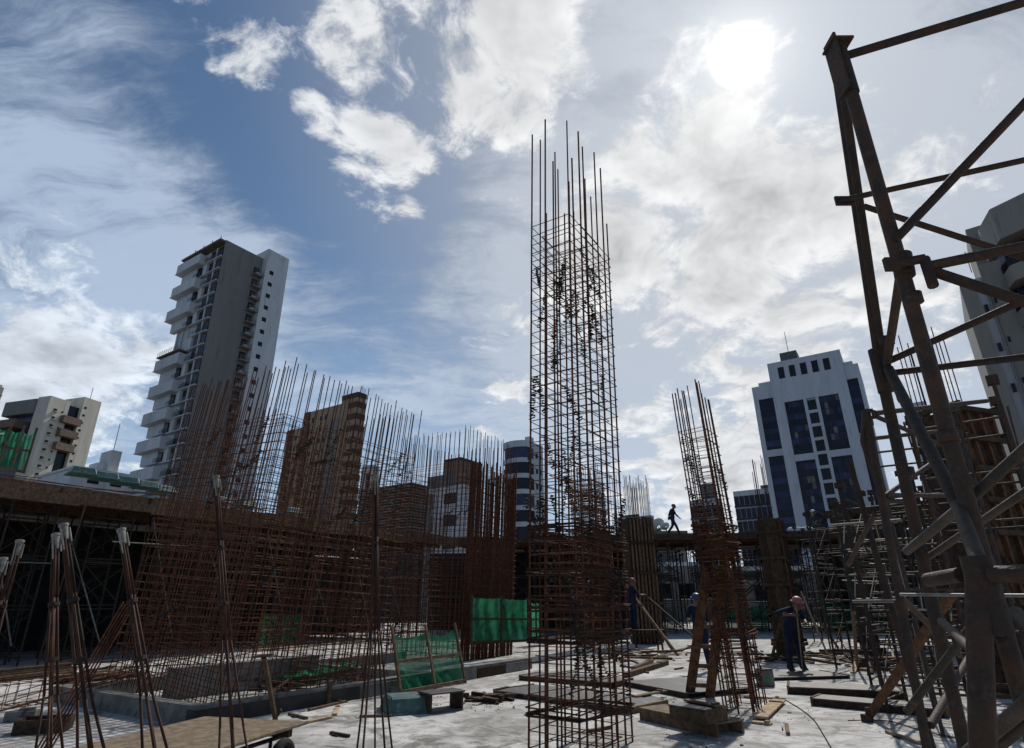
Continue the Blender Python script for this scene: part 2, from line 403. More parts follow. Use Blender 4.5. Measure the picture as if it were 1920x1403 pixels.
def tall_tower():
    B, La, Lb, H = plot('apartment_tower', 'tall slender tower with blank grey side wall and stepped white balconies', 425, 450, 110, 357, 494)
    FL = 3.02; n = int(H / FL)
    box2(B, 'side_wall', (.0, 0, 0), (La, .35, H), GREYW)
    box2(B, 'core', (.5, .35, 0), (La, Lb - .3, H - .6), WHITEB)
    box2(B, 'roof_slab', (-1.2, .35, H - .5), (La * .6, Lb + 1.5, H), BROWNB)
    for k in range(4): tube(B, 'roof_post', (-.8, 1 + k * 3.4, H), (-.8, 1 + k * 3.4, H + 1.0), .09, METAL, 5)
    for k in range(n + 1):
        z = H - .9 - (k + 1) * FL
        if z < 0: break
        fs_ = box2(B, 'floor_slab', (-.45, .35, z - .22), (.5, Lb * .52, z), WHITEB)
        # window bay next to the blank wall
        box2(B, 'window', (-.02, .6, z + .15), (.5, Lb * .18, z + 2.5), GLASSD)
        box2(B, 'window', (.05, Lb * .22, z + .15), (.5, Lb * .36, z + 2.5), GLASSD)
        if k % 2 == 0:
            railing(B, (-.45, .45), (-.45, Lb * .44), z, 1.0, fs_)
            box2(B, 'pier', (-.12, Lb * .185, z), (.5, Lb * .215, z + FL - .22), WHITEB)
        else:
            box2(B, 'pier', (-.25, Lb * .19, z), (.5, Lb * .21, z + FL - .22), WHITE)
            box2(B, 'wall_panel', (-.25, Lb * .40, z), (.5, Lb * .60, z + FL - .22), WHITE)
        if k in (6, 7) or z < 8:
            if k == 7 or (z < 8 and z > 4): railing(B, (-1.6, Lb * .55), (-1.6, Lb + 1.6), z, 1.0, 'y', BROWNB); box2(B, 'open_terrace', (-1.7, Lb * .5, z - .3), (2, Lb + 1.7, z), BROWNB)
            for q in range(3): box2(B, 'column', (.2, Lb * (.62 + .14 * q), z), (.6, Lb * (.62 + .14 * q) + .35, z + FL - .2), WHITEB)
            continue
        if k % 2 == 0:
            box2(B, 'balcony', (-1.7, Lb * .46, z - .35), (.4, Lb + 1.6, z + 2.0), WHITE)
            box2(B, 'ledge', (-1.85, Lb * .46, z - .5), (.4, Lb + 1.75, z - .36), WHITEB)
        else:
            box2(B, 'recess_wall', (-.5, Lb * .62, z), (.5, Lb + .9, z + FL - .5), WHITEB)
            box2(B, 'window', (-.56, Lb * .50, z + .2), (.4, Lb * .60, z + 2.1), GLASSD)
            railing(B, (-.75, Lb * .5), (-.75, Lb * .68), z, .9, 'y')
    # the white volume behind with its little windows, and the laundry balconies in the gap
    box2(B, 'rear_volume', (La + .01, -1.6, 0), (La + 5.6, Lb * .7, H + 2.2), WHITE)
    for k in range(n):
        z = H - 2.2 - (k + 1) * FL
        if z < 1: break
        w = box2(B, 'small_window', (La + 1.1, -1.66, z + 1.1), (La + 2.1, -1.5, z + 2.1), GLASSD)
        lb_ = box2(B, 'laundry_balcony', (La - 2.2, -1.35, z - .25), (La - .02, -.02, z), GREYW)
        railing(B, (La - 2.15, -1.3), (La - .1, -1.3), z, .9, lb_, GREYW)
        box2(B, 'service_door', (La - 1.9, -.06, z + .01), (La - .5, .1, z + 2.1), EMPTYROOM)
        if k % 3 != 1: sub(lb_, box2(B, 'air_unit', (La - 1.5, -.9, z + .02), (La - .7, -.3, z + .65), WHITE))
tall_tower()

def beige_tower():
    B, La, Lb, H = plot('apartment_tower', 'beige tower with sunlit side wall and brown balconies behind the deck', 96, 742, 200, 14, 133, rz=AZR + R(17))
    FL = 2.95; n = int(H / FL)
    box2(B, 'wall', (0, 0, 0), (La, Lb * .28, H), BEIGE)
    box2(B, 'rear_wall', (2.2, Lb * .28, 0), (La, Lb, H - 1), BEIGE)
    box2(B, 'curtain_wall', (1.8, Lb * .28, 0), (2.2, Lb * .9, H - 5), GLASSM)
    box2(B, 'roof_beam', (-.5, Lb * .28, H - 6), (3, Lb, H - .6), GREYW)
    for k in range(3):
        z = H - 10 - k * 5.6
        box2(B, 'balcony', (-3.2, Lb * .45, z - 1.5), (1.8, Lb + 2, z + 1.4), BROWNB)
    for k in range(n):
        z = H - 5 - k * FL
        if z < 1: break
        box2(B, 'window', (La * .30, -.08, z), (La * .46, .1, z + .9), GLASSD)
        box2(B, 'air_unit_shelf', (La * .30, -.9, z - .35), (La * .50, -.05, z - .1), BEIGE)
        box2(B, 'small_window', (La * .70, -.08, z), (La * .78, .1, z + .7), GLASSD)
    G0 = La + 1.5; G1 = La + 5.5; T1 = La + 11.5
    box2(B, 'stair_glass', (La, 1.2, 0), (La + 4.6, 2, H - 1), GLASSD)
    box2(B, 'stair_tower', (La + 4.6, -.2, 0), (T1, 10, H + 3.5), BEIGE)
    for k in range(3): box2(B, 'stair_balcony', (La - 2.2, -2.0, H - 8.5 - 5 * k), (La + 4.58, 1.1, H - 5.9 - 5 * k), BROWNB)
    for k in range(n):
        z = H - 1 - k * FL
        if z < 1: break
        box2(B, 'small_window', (La + 5.4, -.26, z), (La + 6.3, 0, z + .8), GLASSD)
    tube(B, 'antenna', (La + 9, 3, H + 3.5), (La + 9, 3, H + 9), .12, METAL, 5)
beige_tower()

def sliver_tower():
    B, La, Lb, H = plot('apartment_tower', 'cream tower cut off by the edge beyond the beige tower', -6, 724, 240, -60, 8)
    box2(B, 'wall', (0, 0, 0), (La, Lb, H), BEIGE); box2(B, 'roof_step', (La * .2, 1, H), (La * .8, Lb - 1, H + 1.2), BEIGE)
    for k in range(8): box2(B, 'floor_band', (-.05, -.3, H - 4 - 3 * k), (La + .2, Lb, H - 3.7 - 3 * k), GREYW)
sliver_tower()

def low_white():
    B, La, Lb, H = plot('low_building', 'low white flat-roofed building between the beige tower and the tall tower', 138, 878, 120, 70, 300)
    box2(B, 'wall', (0, 0, 0), (La, Lb, H), WHITE); box2(B, 'parapet', (-.3, -.3, H), (La, Lb, H + .5), WHITE)
    for k in range(6): box2(B, 'window', (3 + k * 4.5, -.06, H - 2.6), (5.2 + k * 4.5, .1, H - 1.4), GLASSD)
    box2(B, 'water_tank_room', (La * .40, 2, H + .5), (La * .52, 7, H + 5.6), WHITE); box2(B, 'stair_room', (La * .30, 3, H + .5), (La * .40 - .01, 7, H + 2.6), WHITE)
    tube(B, 'antenna', (La * .44, 3, H + 5.6), (La * .44, 3, H + 12), .07, METAL, 5)
low_white()

def brown_tower():
    B, La, Lb, H = plot('apartment_tower', 'cream and brown tiled tower seen through the rebar mesh', 672, 737, 130, 642, 687)
    FL = 2.85; n = int(H / FL)
    box2(B, 'banded_shaft', (0, 0, 0), (La, Lb, H), CREAM)
    box2(B, 'shaft_top', (-.12, -.12, H - .9), (La + .12, Lb, H + .3), BROWN)
    for k in range(n): box2(B, 'brown_band', (-.1, -.1, H - 3.4 - k * FL), (La + .1, Lb * .55, H - 2.0 - k * FL), BROWN)
    y0 = Lb
    # the long face with three bays to its far end
    K0 = B.location + V((0, 0, H))
    bx = V((-math.sin(AZR), math.cos(AZR), 0))
    Y2 = solve(lambda s: proj(K0 + bx * s)[0], 532, Lb, 60)
    H1 = H - 1.3
    W2 = Y2 - y0
    box2(B, 'main_wall', (.6, y0, 0), (La - .15, y0 + W2 * .62, H1), CREAM)
    box2(B, 'end_wall', (1.6, y0 + W2 * .62, 0), (La + 2, Y2, H1 - 3.2), CREAM)
    box2(B, 'grey_strip', (.35, y0 + .1, 0), (.62, y0 + W2 * .20, H1 - 3.5), LOUV)
    box2(B, 'brown_strip', (.30, y0 + W2 * .54, 0), (.62, y0 + W2 * .63, H1), BROWN)
    box2(B, 'brown_strip', (1.3, y0 + W2 * .86, 0), (1.62, y0 + W2 * .95, H1 - 3.2), BROWN)
    for k in range(n):
        z = H1 - 3.0 - k * FL
        if z < 1: break
        for (q, w) in ((.25, .035), (.33, .035), (.47, .03)):
            box2(B, 'window', (.52, y0 + W2 * q, z), (.64, y0 + W2 * (q + w), z + 1.1), GLASSD)
        for q in (.68, .80):
            box2(B, 'window', (1.52, y0 + W2 * q, z - 3.2), (1.64, y0 + W2 * (q + .035), z - 2.1), GLASSD)
        if k % 2: box2(B, 'brown_panel', (1.5, y0 + W2 * .73, z - 3.4), (1.64, y0 + W2 * .78, z - 1.4), BROWN)
    for k in range(3): tube(B, 'antenna', (2 + k, 1 + k * .6, H + .3), (2 + k, 1 + k * .6, H + 2.6), .06, METAL, 5)
brown_tower()

def slim_grey():
    B, La, Lb, H = plot('apartment_tower', 'narrow pale tower just beside the cream and brown tower', 699, 872, 160, 678, 712)
    box2(B, 'wall', (0, 0, 0), (La, Lb, H), WHITE); box2(B, 'dark_strip', (-.1, .6, 0), (.1, Lb * .5, H - 2), GLASSD)
    for k in range(7): box2(B, 'window', (La * .4, -.08, H - 4 - 3 * k), (La * .7, .1, H - 2.8 - 3 * k), GLASSD)
slim_grey()

def louvre_block():
    B, La, Lb, H = plot('low_building', 'dark block clad in close horizontal louvres behind the rebar', 772, 905, 62, 676, 800)
    box2(B, 'wall', (0, 0, 0), (La, Lb, H), TAR_SHADE)
    for k in range(26):
        z = H - .15 - k * .3
        box2(B, 'louvre', (-.25, -.2, z), (La, Lb, z + .12), LOUV)
    box2(B, 'annex', (La - .4, .6, 0), (La + 1.6, 5, H - 1.9), LOUV)
louvre_block()

def patch_house():
    B, La, Lb, H = plot('apartment_block', 'white block with brown balcony panels below the brown plant room', 868, 908, 78, 742, 905)
    box2(B, 'wall', (0, 0, 0), (La, Lb, H), WHITE)
    FL = 2.9
    for k in range(4):
        z = H - 2.9 - k * FL
        box2(B, 'window', (-.12, 1.0, z + .5), (.1, 3.1, z + 1.9), GLASSD)
        box2(B, 'brown_panel', (-.5, Lb * .42, z), (.1, Lb * .62, z + 2.1), BROWNB)
        box2(B, 'window', (-.12, Lb * .72, z + .6), (.1, Lb * .86, z + 1.7), GLASSD)
    box2(B, 'roof_canopy', (-1, Lb * .62, H + .5), (5, Lb + 2, H + .8), TAR_SHADE)
    for k in range(3): box2(B, 'canopy_post', (-.8, Lb * (.66 + .13 * k), H), (-.5, Lb * (.66 + .13 * k) + .3, H + .5), BROWNB)
    box2(B, 'roof_fence', (-.2, 1, H), (.0, Lb * .5, H + 1.6), LOUV)
patch_house()

def brown_block():
    B, La, Lb, H = plot('apartment_block', 'plain brown rendered block rising behind the dense rebar', 864, 862, 96, 834, 903)
    box2(B, 'wall', (0, 0, 0), (La, Lb, H), BROWNB); box2(B, 'parapet', (-.15, -.15, H), (La, Lb, H + .4), BROWN)
    for k in range(5): box2(B, 'floor_joint', (-.06, -.06, H - 3 - 3 * k), (La, Lb, H - 2.85 - 3 * k), BROWN)
brown_block()

def banded_tower():
    B, La, Lb, H = plot('apartment_tower', 'blue glass tower with rounded white bands beside the tall rebar column', 990, 827, 105, 947, 1016)
    FL = 2.85
    def bow(z0, z1, out, m, name):
        pts = []; n = 10
        for i in range(n + 1):
            t = i / n; y = -.2 + (Lb + .2) * t
            pts.append((-out - 1.3 * math.sin(math.pi * t) ** .6, y))
        pts += [(1.5, Lb), (1.5, -.2)]
        k = len(pts); vs = [(x, y, z) for z in (z0, z1) for x, y in pts]
        fs = [(i, (i + 1) % k, k + (i + 1) % k, k + i) for i in range(k)] + [tuple(range(k - 1, -1, -1)), tuple(range(k, 2 * k))]
        link(name, mesh_of(name, vs, fs, m), B)
    box2(B, 'wall', (1.52, -.2, 0), (La, Lb, H), WHITEB)
    n = int(H / FL)
    bow(H - 1.2, H, .5, WHITEB, 'roof_band')
    for k in range(n):
        z = H - 1.2 - (k + 1) * FL
        if z < 0: break
        bow(z + .82, z + FL, .2, GLASS if k % 3 else GLASSM, 'glass_storey')
        bow(z, z + .82, .5, WHITEB if k % 2 == 0 or k < 7 else GLASSM, 'balcony_band')
        box2(B, 'window', (La * .45, -.28, z + 1.2), (La * .58, 0, z + 2.1), GLASSD); box2(B, 'window', (La * .74, -.28, z + 1.2), (La * .84, 0, z + 2.1), GLASSD)
    box2(B, 'roof_room', (3, 1.5, H), (La - .5, Lb * .5, H + 1.8), WHITEB)
banded_tower()

def dark_low(name, label, px, py, Y, l, r, La=None, step=None, band=WHITEB, ny=6):
    B, la, Lb, H = plot(name, label, px, py, Y, l, r, La=La)
    box2(B, 'wall', (0, 0, 0), (la, Lb, H), WHITEB)
    FL = 3.0
    for k in range(max(2, int(H / FL))):
        z = H - 1.0 - (k + 1) * FL
        if z < 0: break
        for q in range(ny):
            y0 = Lb * (q + .06) / ny; y1 = Lb * (q + .94) / ny
            box2(B, 'window', (-.12, y0, z + .5), (.1, y1, z + 2.7), GLASS)
        box2(B, 'window', (la * .15, -.12, z + .5), (la * .85, .1, z + 2.7), GLASS)
        box2(B, 'floor_band', (-.45, -.3, z), (la, Lb, z + .42), band)
    if step: box2(B, 'roof_room', (la * .2, Lb * step[0], H), (la * .8, Lb * step[1], H + step[2]), LOUV)
    return B, la, Lb, H
dark_low('office_building', 'small dark glazed block behind the bundled rebar', 1221, 966, 150, 1158, 1226, step=(.4, .95, .6))
dark_low('office_building', 'small grey block with dark windows behind the slanting rebar column', 1346, 934, 120, 1292, 1352, step=(.1, .55, 3.2), band=LOUV, ny=4)
dark_low('office_building', 'wide dark blue glazed block next to the blue and white tower', 1452, 914, 140, 1374, None, La=15, step=(.1, .38, 1.3), band=GLASSM, ny=8)

def blue_white_tower():
    B, La, Lb, H = plot('office_tower', 'white tower with blue glass strips and a ladder of square windows', 1574, 655, 125, 1438, None, La=17)
    FL = 2.98; n = int(H / FL)
    D = .55
    box2(B, 'core', (D, 0, 0), (La, Lb, H - .3), WHITEB)
    def Yf(px):   # how far along the face, from its near end, a line of sight falls
        K0 = B.location + V((0, 0, H)); bx = V((-math.sin(AZR), math.cos(AZR), 0))
        return solve(lambda s: proj(K0 + bx * s)[0], px, -20, 60)
    top = 10.4
    # stone frame standing proud of the glass
    W_ = [(0, .14), (.40, .44), (.56, .60), (.86, 1.0)]
    for a_, c_ in W_: box2(B, 'pier', (0, Lb * a_, 0), (D - .01, Lb * c_, H - top), WHITEB)
    box2(B, 'top_wall', (0, 0, H - top + .01), (D - .01, Lb, H), WHITEB)
    for k in range(5):
        y = Lb * (.16 + .155 * k); box2(B, 'square_window', (-.06, y, H - 4.4), (.1, y + Lb * .085, H - 1.5), GLASSD)
    mid = H - top - 5 * FL + .6
    for (a_, c_) in ((.14, .40), (.60, .86)):
        box2(B, 'belt', (-.05, Lb * a_ + .02, mid), (D - .02, Lb * c_ - .02, mid + 1.5), WHITEB)
        box2(B, 'glazing_backing', (D - .04, Lb * a_ + .01, 0), (D + .02, Lb * c_ - .01, H - top), GLASSD)
        k = 0; z = H - top
        while z > 1:
            z -= FL / 2
            if mid - .3 < z < mid + 1.5: k += 1; continue
            g_ = GLASS if k % 2 else GLASSM
            m_ = 5
            for q in range(m_):
                w_ = (c_ - a_) / m_
                box2(B, 'pane', (D - .10 - .05 * (rnd.random() < .12), Lb * (a_ + w_ * q) + .05, z + .04), (D + .05, Lb * (a_ + w_ * (q + 1)) - .05, z + FL / 2 - .04), g_ if rnd.random() > .18 else rnd.choice((GLASSD, GLASSD, LOUV)))
            k += 1
    k = 0; z = H - top
    while z > 2:
        z -= 3.25; k += 1
        box2(B, 'ladder_bar', (.0, Lb * .44 + .01, z - .35), (D - .02, Lb * .56 - .01, z + .35), WHITEB)
        box2(B, 'square_window', (D - .12, Lb * .445, z + .37), (D + .05, Lb * .555, z + 2.88), GLASSD)
    # lower shoulders at both ends
    for (y0, y1, hh, xo) in ((-2.9, -.02, 4.0, .5), (Lb + .02, Lb + 4.6, 5.0, .9)):
        box2(B, 'shoulder', (xo + D, y0, 0), (La - 1, y1, H - hh), WHITEB)
        box2(B, 'shoulder_top', (xo, y0, H - hh - 3.4), (xo + D - .01, y1, H - hh), WHITEB)
        box2(B, 'shoulder_pier', (xo, y0 if y0 < 0 else y1 - 1.1, 0), (xo + D - .01, y0 + .7 if y0 < 0 else y1, H - hh - 3.41), WHITEB)
        box2(B, 'glazing_backing', (xo + D - .04, (y0 + .7) if y0 < 0 else y0, 0), (xo + D + .02, y1 if y0 < 0 else y1 - 1.1, H - hh - 3.4), GLASSD)
        z = H - hh - 3.4; k = 0
        while z > 1:
            z -= FL; k += 1
            if k == 5:
                box2(B, 'belt', (xo, min(y0 + .72, y1) if y0 < 0 else y0, z + .6), (xo + D - .02, y1 if y0 < 0 else y1 - 1.12, z + 2.2), WHITEB); continue
            for h_ in (0, 1):
                box2(B, 'pane', (xo + D - .1, (y0 + .75) if y0 < 0 else y0 + .1, z + .05 + h_ * FL / 2), (xo + D + .05, (y1 - .1) if y0 < 0 else y1 - 1.15, z + FL / 2 - .05 + h_ * FL / 2), GLASS if h_ else GLASSM)
        box2(B, 'shoulder_step', (xo + .6, (y0 + 1.0) if y0 < 0 else y0, H - hh), (La - 2, y1 if y0 < 0 else y1 - 1.6, H - hh + 1.0), WHITEB)
    box2(B, 'plant_room', (2.4, Lb * .58, H), (7, Lb * .82, H + 3), LOUV)
    tube(B, 'antenna', (4, Lb * .70, H + 3), (4, Lb * .70, H + 9), .07, METAL, 5)
blue_white_tower()

def stepped_white():
    B, La, Lb, H = plot('apartment_block', 'stepped white block seen between the foreground scaffold legs', 1752, 782, 110, 1700, None, La=10)
    box2(B, 'wall', (0, 0, 0), (La, Lb, H), WHITEB); box2(B, 'wing', (1, -6, 0), (La, -.02, H - 3), WHITEB)
    box2(B, 'roof_tank', (2, .5, H), (6, Lb * .6, H + 4), WHITEB)
    for k in range(8):
        z = H - 4 - 3 * k
        for q in (.12, .45, .72): box2(B, 'window', (-.1, Lb * q, z), (.1, Lb * (q + .13), z + 1.2), GLASSD)
        box2(B, 'window', (.9, -4.5, z - 2), (1.1, -2.5, z - .6), GLASS); box2(B, 'window_sill', (.8, -4.7, z - 2.2), (1.1, -2.3, z - 2.05), WHITE)
stepped_white()

def corner_tower():
    # the big pale tower at the edge: faceted balcony bays stacked over a plain stone flank
    rz = R(52)
    B, La, Lb, H = plot('apartment_tower', 'large pale stone tower with faceted balconies behind the scaffold', 1846, 412, 36, None, None, La=16, Lb=9, rz=rz)
    FL = 3.0
    def prism(name, pts, z0, z1, m):
        k = len(pts); vs = [(x, y, z) for z in (z0, z1) for x, y in pts]
        fs = [(i, (i + 1) % k, k + (i + 1) % k, k + i) for i in range(k)] + [tuple(range(k - 1, -1, -1)), tuple(range(k, 2 * k))]
        return link(name, mesh_of(name, vs, fs, m), B)
    prism('flank_wall', [(0, 0), (10, 0), (10, 1.25), (0, 1.25)], 0, H - 3.4, STONE)
    prism('recessed_wall', [(.4, 1.25), (10, 1.25), (10, 1.75), (.4, 1.75)], 0, H - 4.2, WHITE)
    prism('far_wall', [(.1, 1.75), (10, 1.75), (10, 2.6), (.1, 2.6)], 0, H - 4.6, STONE)
    for k in range(9):
        z = H - 7 - FL * k
        if z < 1: break
        box2(B, 'small_window', (.28, 1.4, z), (.5, 1.6, z + .6), GLASSD); box2(B, 'small_window', (-.05, .85, z + .4), (.1, 1.0, z + .8), GLASSD)
        box2(B, 'groove', (-.03, 1.08, z - 1), (.1, 1.15, z + 1.95), LOUV)
    bay = [(1.2, .4), (-1.3, -.3), (-2.3, -2.6), (-2.0, -5.4), (.4, -7.4), (6, -7.4), (6, .4)]
    inner = [(1.2, .0), (.2, -.4), (-.9, -2.6), (-.6, -5.0), (1.4, -6.8), (6, -6.8), (6, .0)]
    prism('inner_bay', inner, 0, H - 2.6, GLASS)
    prism('roof_parapet', bay, H - 2.5, H, STONE)
    for k in range(9):
        z = H - 2.5 - FL * (k + 1)
        if z < 0: break
        bl_ = prism('balcony', bay, z - .3, z + .85, STONE)
        for a_, c_ in zip(bay[:5], bay[1:5]): railing(B, (a_[0] * .97, a_[1] * .97), (c_[0] * .97, c_[1] * .97), z + .85, .55, bl_)
        for i in range(4):
            p = V(inner[i + 1] + (0,)); tube(B, 'mullion', (p.x - .03, p.y, z + .86), (p.x - .03, p.y, z + FL - .31), .07, METAL, 4)
    box2(B, 'roof_room', (3, -2, H - 2), (8, 1, H + 1.2), STONE)
    tube(B, 'antenna', (1, 1.6, H - 3.4), (1, 1.6, H - 1.6), .03, METAL, 5)
    mb = MB(); mb.path([(1, 1.4, H - 2), (1, 1.8, H - 2)], .02); mb.path([(1, 1.3, H - 2.3), (1, 1.9, H - 2.3)], .02); link('antenna_arm', mb.mesh('arm', METAL), B)
corner_tower()

def street_house(name, label, x0, x1, y, h, m, n, d=9):
    B = thing(name, label, 'house', (x0, y, -.4), 0)
    w = x1 - x0
    box2(B, 'wall', (0, 0, 0), (w, d, h), m); box2(B, 'parapet', (-.12, -.12, h), (w + .12, d, h + .35), WHITE)
    for k in range(n):
        x = w * (k + .5) / n
        sub(box2(B, 'window', (x - .7, -.06, h * .45), (x + .7, .1, h * .45 + 1.3), GLASSD), box2(B, 'window_sill', (x - .8, -.14, h * .45 - .12), (x + .8, .1, h * .45 - .02), WHITE))
    return B
street_house('street_house', 'white house wall seen under the back deck', 10.5, 19.5, 58, 5.2, GREYW, 4)
street_house('street_house', 'grey house front glimpsed under the deck near the standing worker', 20.5, 29, 55, 4.6, KERB, 3)
street_house('street_house', 'long pale street wall behind the scaffold forest', 30, 60, 52, 6.0, GREYW, 9)
def dish(px, py, Y, label, r):
    p = at(px, py, Y); o = thing('satellite_dish', label, 'satellite dish', p, R(200), None)
    mb = MB(); n = 14; prof = [(r * i / 5, .35 * r * (i / 5) ** 2) for i in range(1, 6)]
    mb.lathe(prof, n, False); me = mb.mesh('bowl', WHITE, True)
    o2 = link('bowl', me, o, M.Translation((0, 0, .5)) @ M.Rotation(R(55), 4, 'X'))
    tube(o, 'mast', (0, 0, -.6), (0, 0, .5), .06, METAL, 6); tube(o, 'feed_arm', (0, 0, .5), (0, -.75 * r, .5 + .6 * r), .03, METAL, 5)
def roof_shed():
    p = at(1222, 1000, 60); q = at(1262, 1000, 60)
    B = thing('flat_roof_house', 'low grey roof edge carrying the satellite dishes', 'house', (p.x, p.y, -.4))
    box2(B, 'wall', (0, 0, 0), (q.x - p.x + 1.2, 8, p.z + .35), GREYW); box2(B, 'roof_edge', (-.2, -.2, p.z + .35), (q.x - p.x + 1.4, 8.2, p.z + .6), LOUV)
roof_shed()
dish(1236, 998, 61, 'larger satellite dish on the low grey roof', .85)
dish(1250, 998, 61, 'smaller satellite dish on the low grey roof', .45)

# ------------------------------------------------------------------ timber decks on shoring
DZ = 5.3                                         # height of the new floor
E0 = V((-15.6, 17.7, 0)) - AX * 7; ELEN = 30.0   # edge of the long deck
def site_deck(name, label, p0, ang, L, depth, z, fascia, mat_f, sp=.55):
    o = thing(name, label, 'formwork deck', (p0.x, p0.y, 0), ang)
    # local x along the edge, local y back from it
    n = int(L / 2.44) + 1
    for i in range(n):
        x0 = L * i / n; x1 = L * (i + 1) / n
        box2(o, 'deck_sheet', (x0 + .01, .02, z - .03), (x1 - .01, depth, z + rnd.uniform(0, .012)), WOODD)
        h = fascia + rnd.uniform(-.05, .05)
        box2(o, 'edge_board', (x0 + .006, -.04 - rnd.uniform(0, .025), z - h), (x1 - .006, .018, z + rnd.uniform(.0, .07)), mat_f)
    m = int(L / sp)
    for i in range(m):
        x = (i + .5) * L / m
        box2(o, 'joist', (x - .04, -rnd.uniform(-.3, .22), z - .20), (x + .04, min(depth, 6), z - .032), WOODD)
    for y in (.5, 2.0, 3.6):
        box2(o, 'bearer', (0, y - .05, z - .42), (L, y + .05, z - .202), WOODR)
    return o
LD = site_deck('long_formwork_deck', 'long timber formwork deck running back along the dark side of the site', E0, AZR, ELEN, 13, DZ, .5, WOOD)
pB = E0 + AX * ELEN
BE0 = V((-3.4, 36.4, 0)); BANG = math.atan2(33.0 - 36.4, 30.0); BLEN = 30
BD = site_deck('back_formwork_deck', 'formwork deck across the back of the site under the walking worker', BE0, BANG, BLEN, 12, DZ, .34, WOODD)
# added near-black walls stand in for the deep shade under the decks
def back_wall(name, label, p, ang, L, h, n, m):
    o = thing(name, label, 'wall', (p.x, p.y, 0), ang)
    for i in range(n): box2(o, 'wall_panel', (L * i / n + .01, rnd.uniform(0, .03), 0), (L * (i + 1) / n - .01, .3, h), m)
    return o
back_wall('shade_dark_wall', 'added shade-black wall closing the space under the long deck', E0 + BX * 8 - AX * 2, AZR, 33, 5.0, 13, DARKC)
back_wall('shade_dark_wall', 'added shade-black wall under the back deck behind the tall rebar column', V((-6, 43.6, 0)), R(-6), 15.5, 5.0, 6, DARKC)
back_wall('shade_black_wall', 'added shade-black wall under the deck behind the leaning timber', V((3.0, 39.5, 0)), R(-6), 4.4, 3.5, 3, TAR_SHADE)  # added wall, black in place of shade behind the timbers

# a shoring tower: four legs, ladder frames, crossed braces, screw jacks
def shoring_tower(name, label, m, H, w=1.25, d=1.0, lv=3, r=.03, n=6, group=None):
    o = thing(name, label, 'shoring tower', (0, 0, 0), 0, group)
    cs = [(-w / 2, -d / 2), (w / 2, -d / 2), (-w / 2, d / 2), (w / 2, d / 2)]
    for x, y in cs:
        lg = tube(o, 'leg', (x, y, .0), (x, y, H - .12), r, m, n)
        jh = box(o, 'jack_head', (x, y, H - .06), (.18, .14, .12), m); sub(lg, jh)
    for k in range(lv):
        z0 = .25 + (H - .5) * k / lv; z1 = .25 + (H - .5) * (k + 1) / lv - .12
        for y in (-d / 2, d / 2):
            tube(o, 'ledger', (-w / 2, y, z0), (w / 2, y, z0), r * .75, m, 5); tube(o, 'ledger', (-w / 2, y, z1), (w / 2, y, z1), r * .75, m, 5)
            tube(o, 'cross_brace', (-w / 2, y * 1.06, z0 + .1), (w / 2, y * 1.06, z1 - .1), r * .5, m, 5); tube(o, 'cross_brace', (w / 2, y * 1.12, z0 + .1), (-w / 2, y * 1.12, z1 - .1), r * .5, m, 5)
        for x in (-w / 2, w / 2):
            tube(o, 'frame_rail', (x, -d / 2, z0 + .3), (x, d / 2, z0 + .3), r * .7, m, 5); tube(o, 'frame_rail', (x, -d / 2, z1 - .25), (x, d / 2, z1 - .25), r * .7, m, 5)
    remember(o)
    return o
TOW = {}
def put_tower(kind, m, H, pos, rz, label, group, **k):
    key = (kind, m.name)
    if key not in TOW:
        TOW[key] = shoring_tower('shoring_tower', label, m, H, group=group, **k); o = TOW[key]
    else: o = copy_tree(TOW[key], label=label, group=group)
    o.location = pos; o.rotation_euler = (0, 0, rz)
    return o
GL = 'shoring towers under the long deck'
for i in range(12):
    for j, dy in enumerate((.95, 3.1)):
        s = 1.2 + i * 2.35 + (.5 if j else 0)
        p = E0 + AX * s + BX * dy
        put_tower('long%d' % j, TUBED, DZ - .42, p, AZR + rnd.uniform(-.04, .04), ORD[i] + (' shade-darkened steel shoring tower under the long deck edge' if j == 0 else ' shoring tower of the second row under the long deck') + ', counted from the netted corner', GL + (' front row' if j == 0 else ' second row'))
GB = 'shoring towers under the back deck'
for i in range(11):
    for j, dy in enumerate((.8, 3.4, 6.5, 9.6)):
        if j > 1 and i < 4: continue
        p = BE0 + RZ(BANG) @ V((1.3 + i * 2.6 + .7 * j, dy, 0))
        put_tower('back', TUBED, DZ - .42, p, BANG + rnd.uniform(-.05, .05), ORD[i] + (' steel shoring tower under the back deck edge' if j == 0 else (' shoring tower in the second row under the back deck', ' shoring tower in the third row under the back deck', ' shoring tower in the rearmost row under the back deck')[j - 1]) + ', counted from the long deck', GB + (' front row', ' second row', ' third row', ' rear row')[j], w=1.5, d=1.1)
# loose timber and steel props among them
def raking(name, label, p, q, r, m, cat, group=None, sq=None):
    o = thing(name, label, cat, (p[0], p[1], p[2]), 0, group); p = V(p); q = V(q) - p
    if sq: beam(o, 'shaft', (0, 0, 0), q, sq[0], sq[1], m)
    else:
        tube(o, 'outer_tube', (0, 0, 0), q * .58, r, m, 8); tube(o, 'inner_tube', q * .56, q, r * .78, m, 8)
        tube(o, 'collar', q * .55, q * .60, r * 1.4, m, 8)
    return o
for i in range(11):      # pale galvanised diagonal braces
    s = 2.2 + i * 2.35; p = E0 + AX * s - BX * .12
    q = p + AX * 1.5 + V((0, 0, .6)); p2 = p + V((0, 0, 3.6 if i % 2 else 4.6))
    raking('brace_tube', ORD[i] + ' galvanised diagonal brace on the long deck shoring from the netted corner', tuple(q), tuple(p2), .024, GALV, 'brace tube', 'diagonal braces on the long deck shoring')
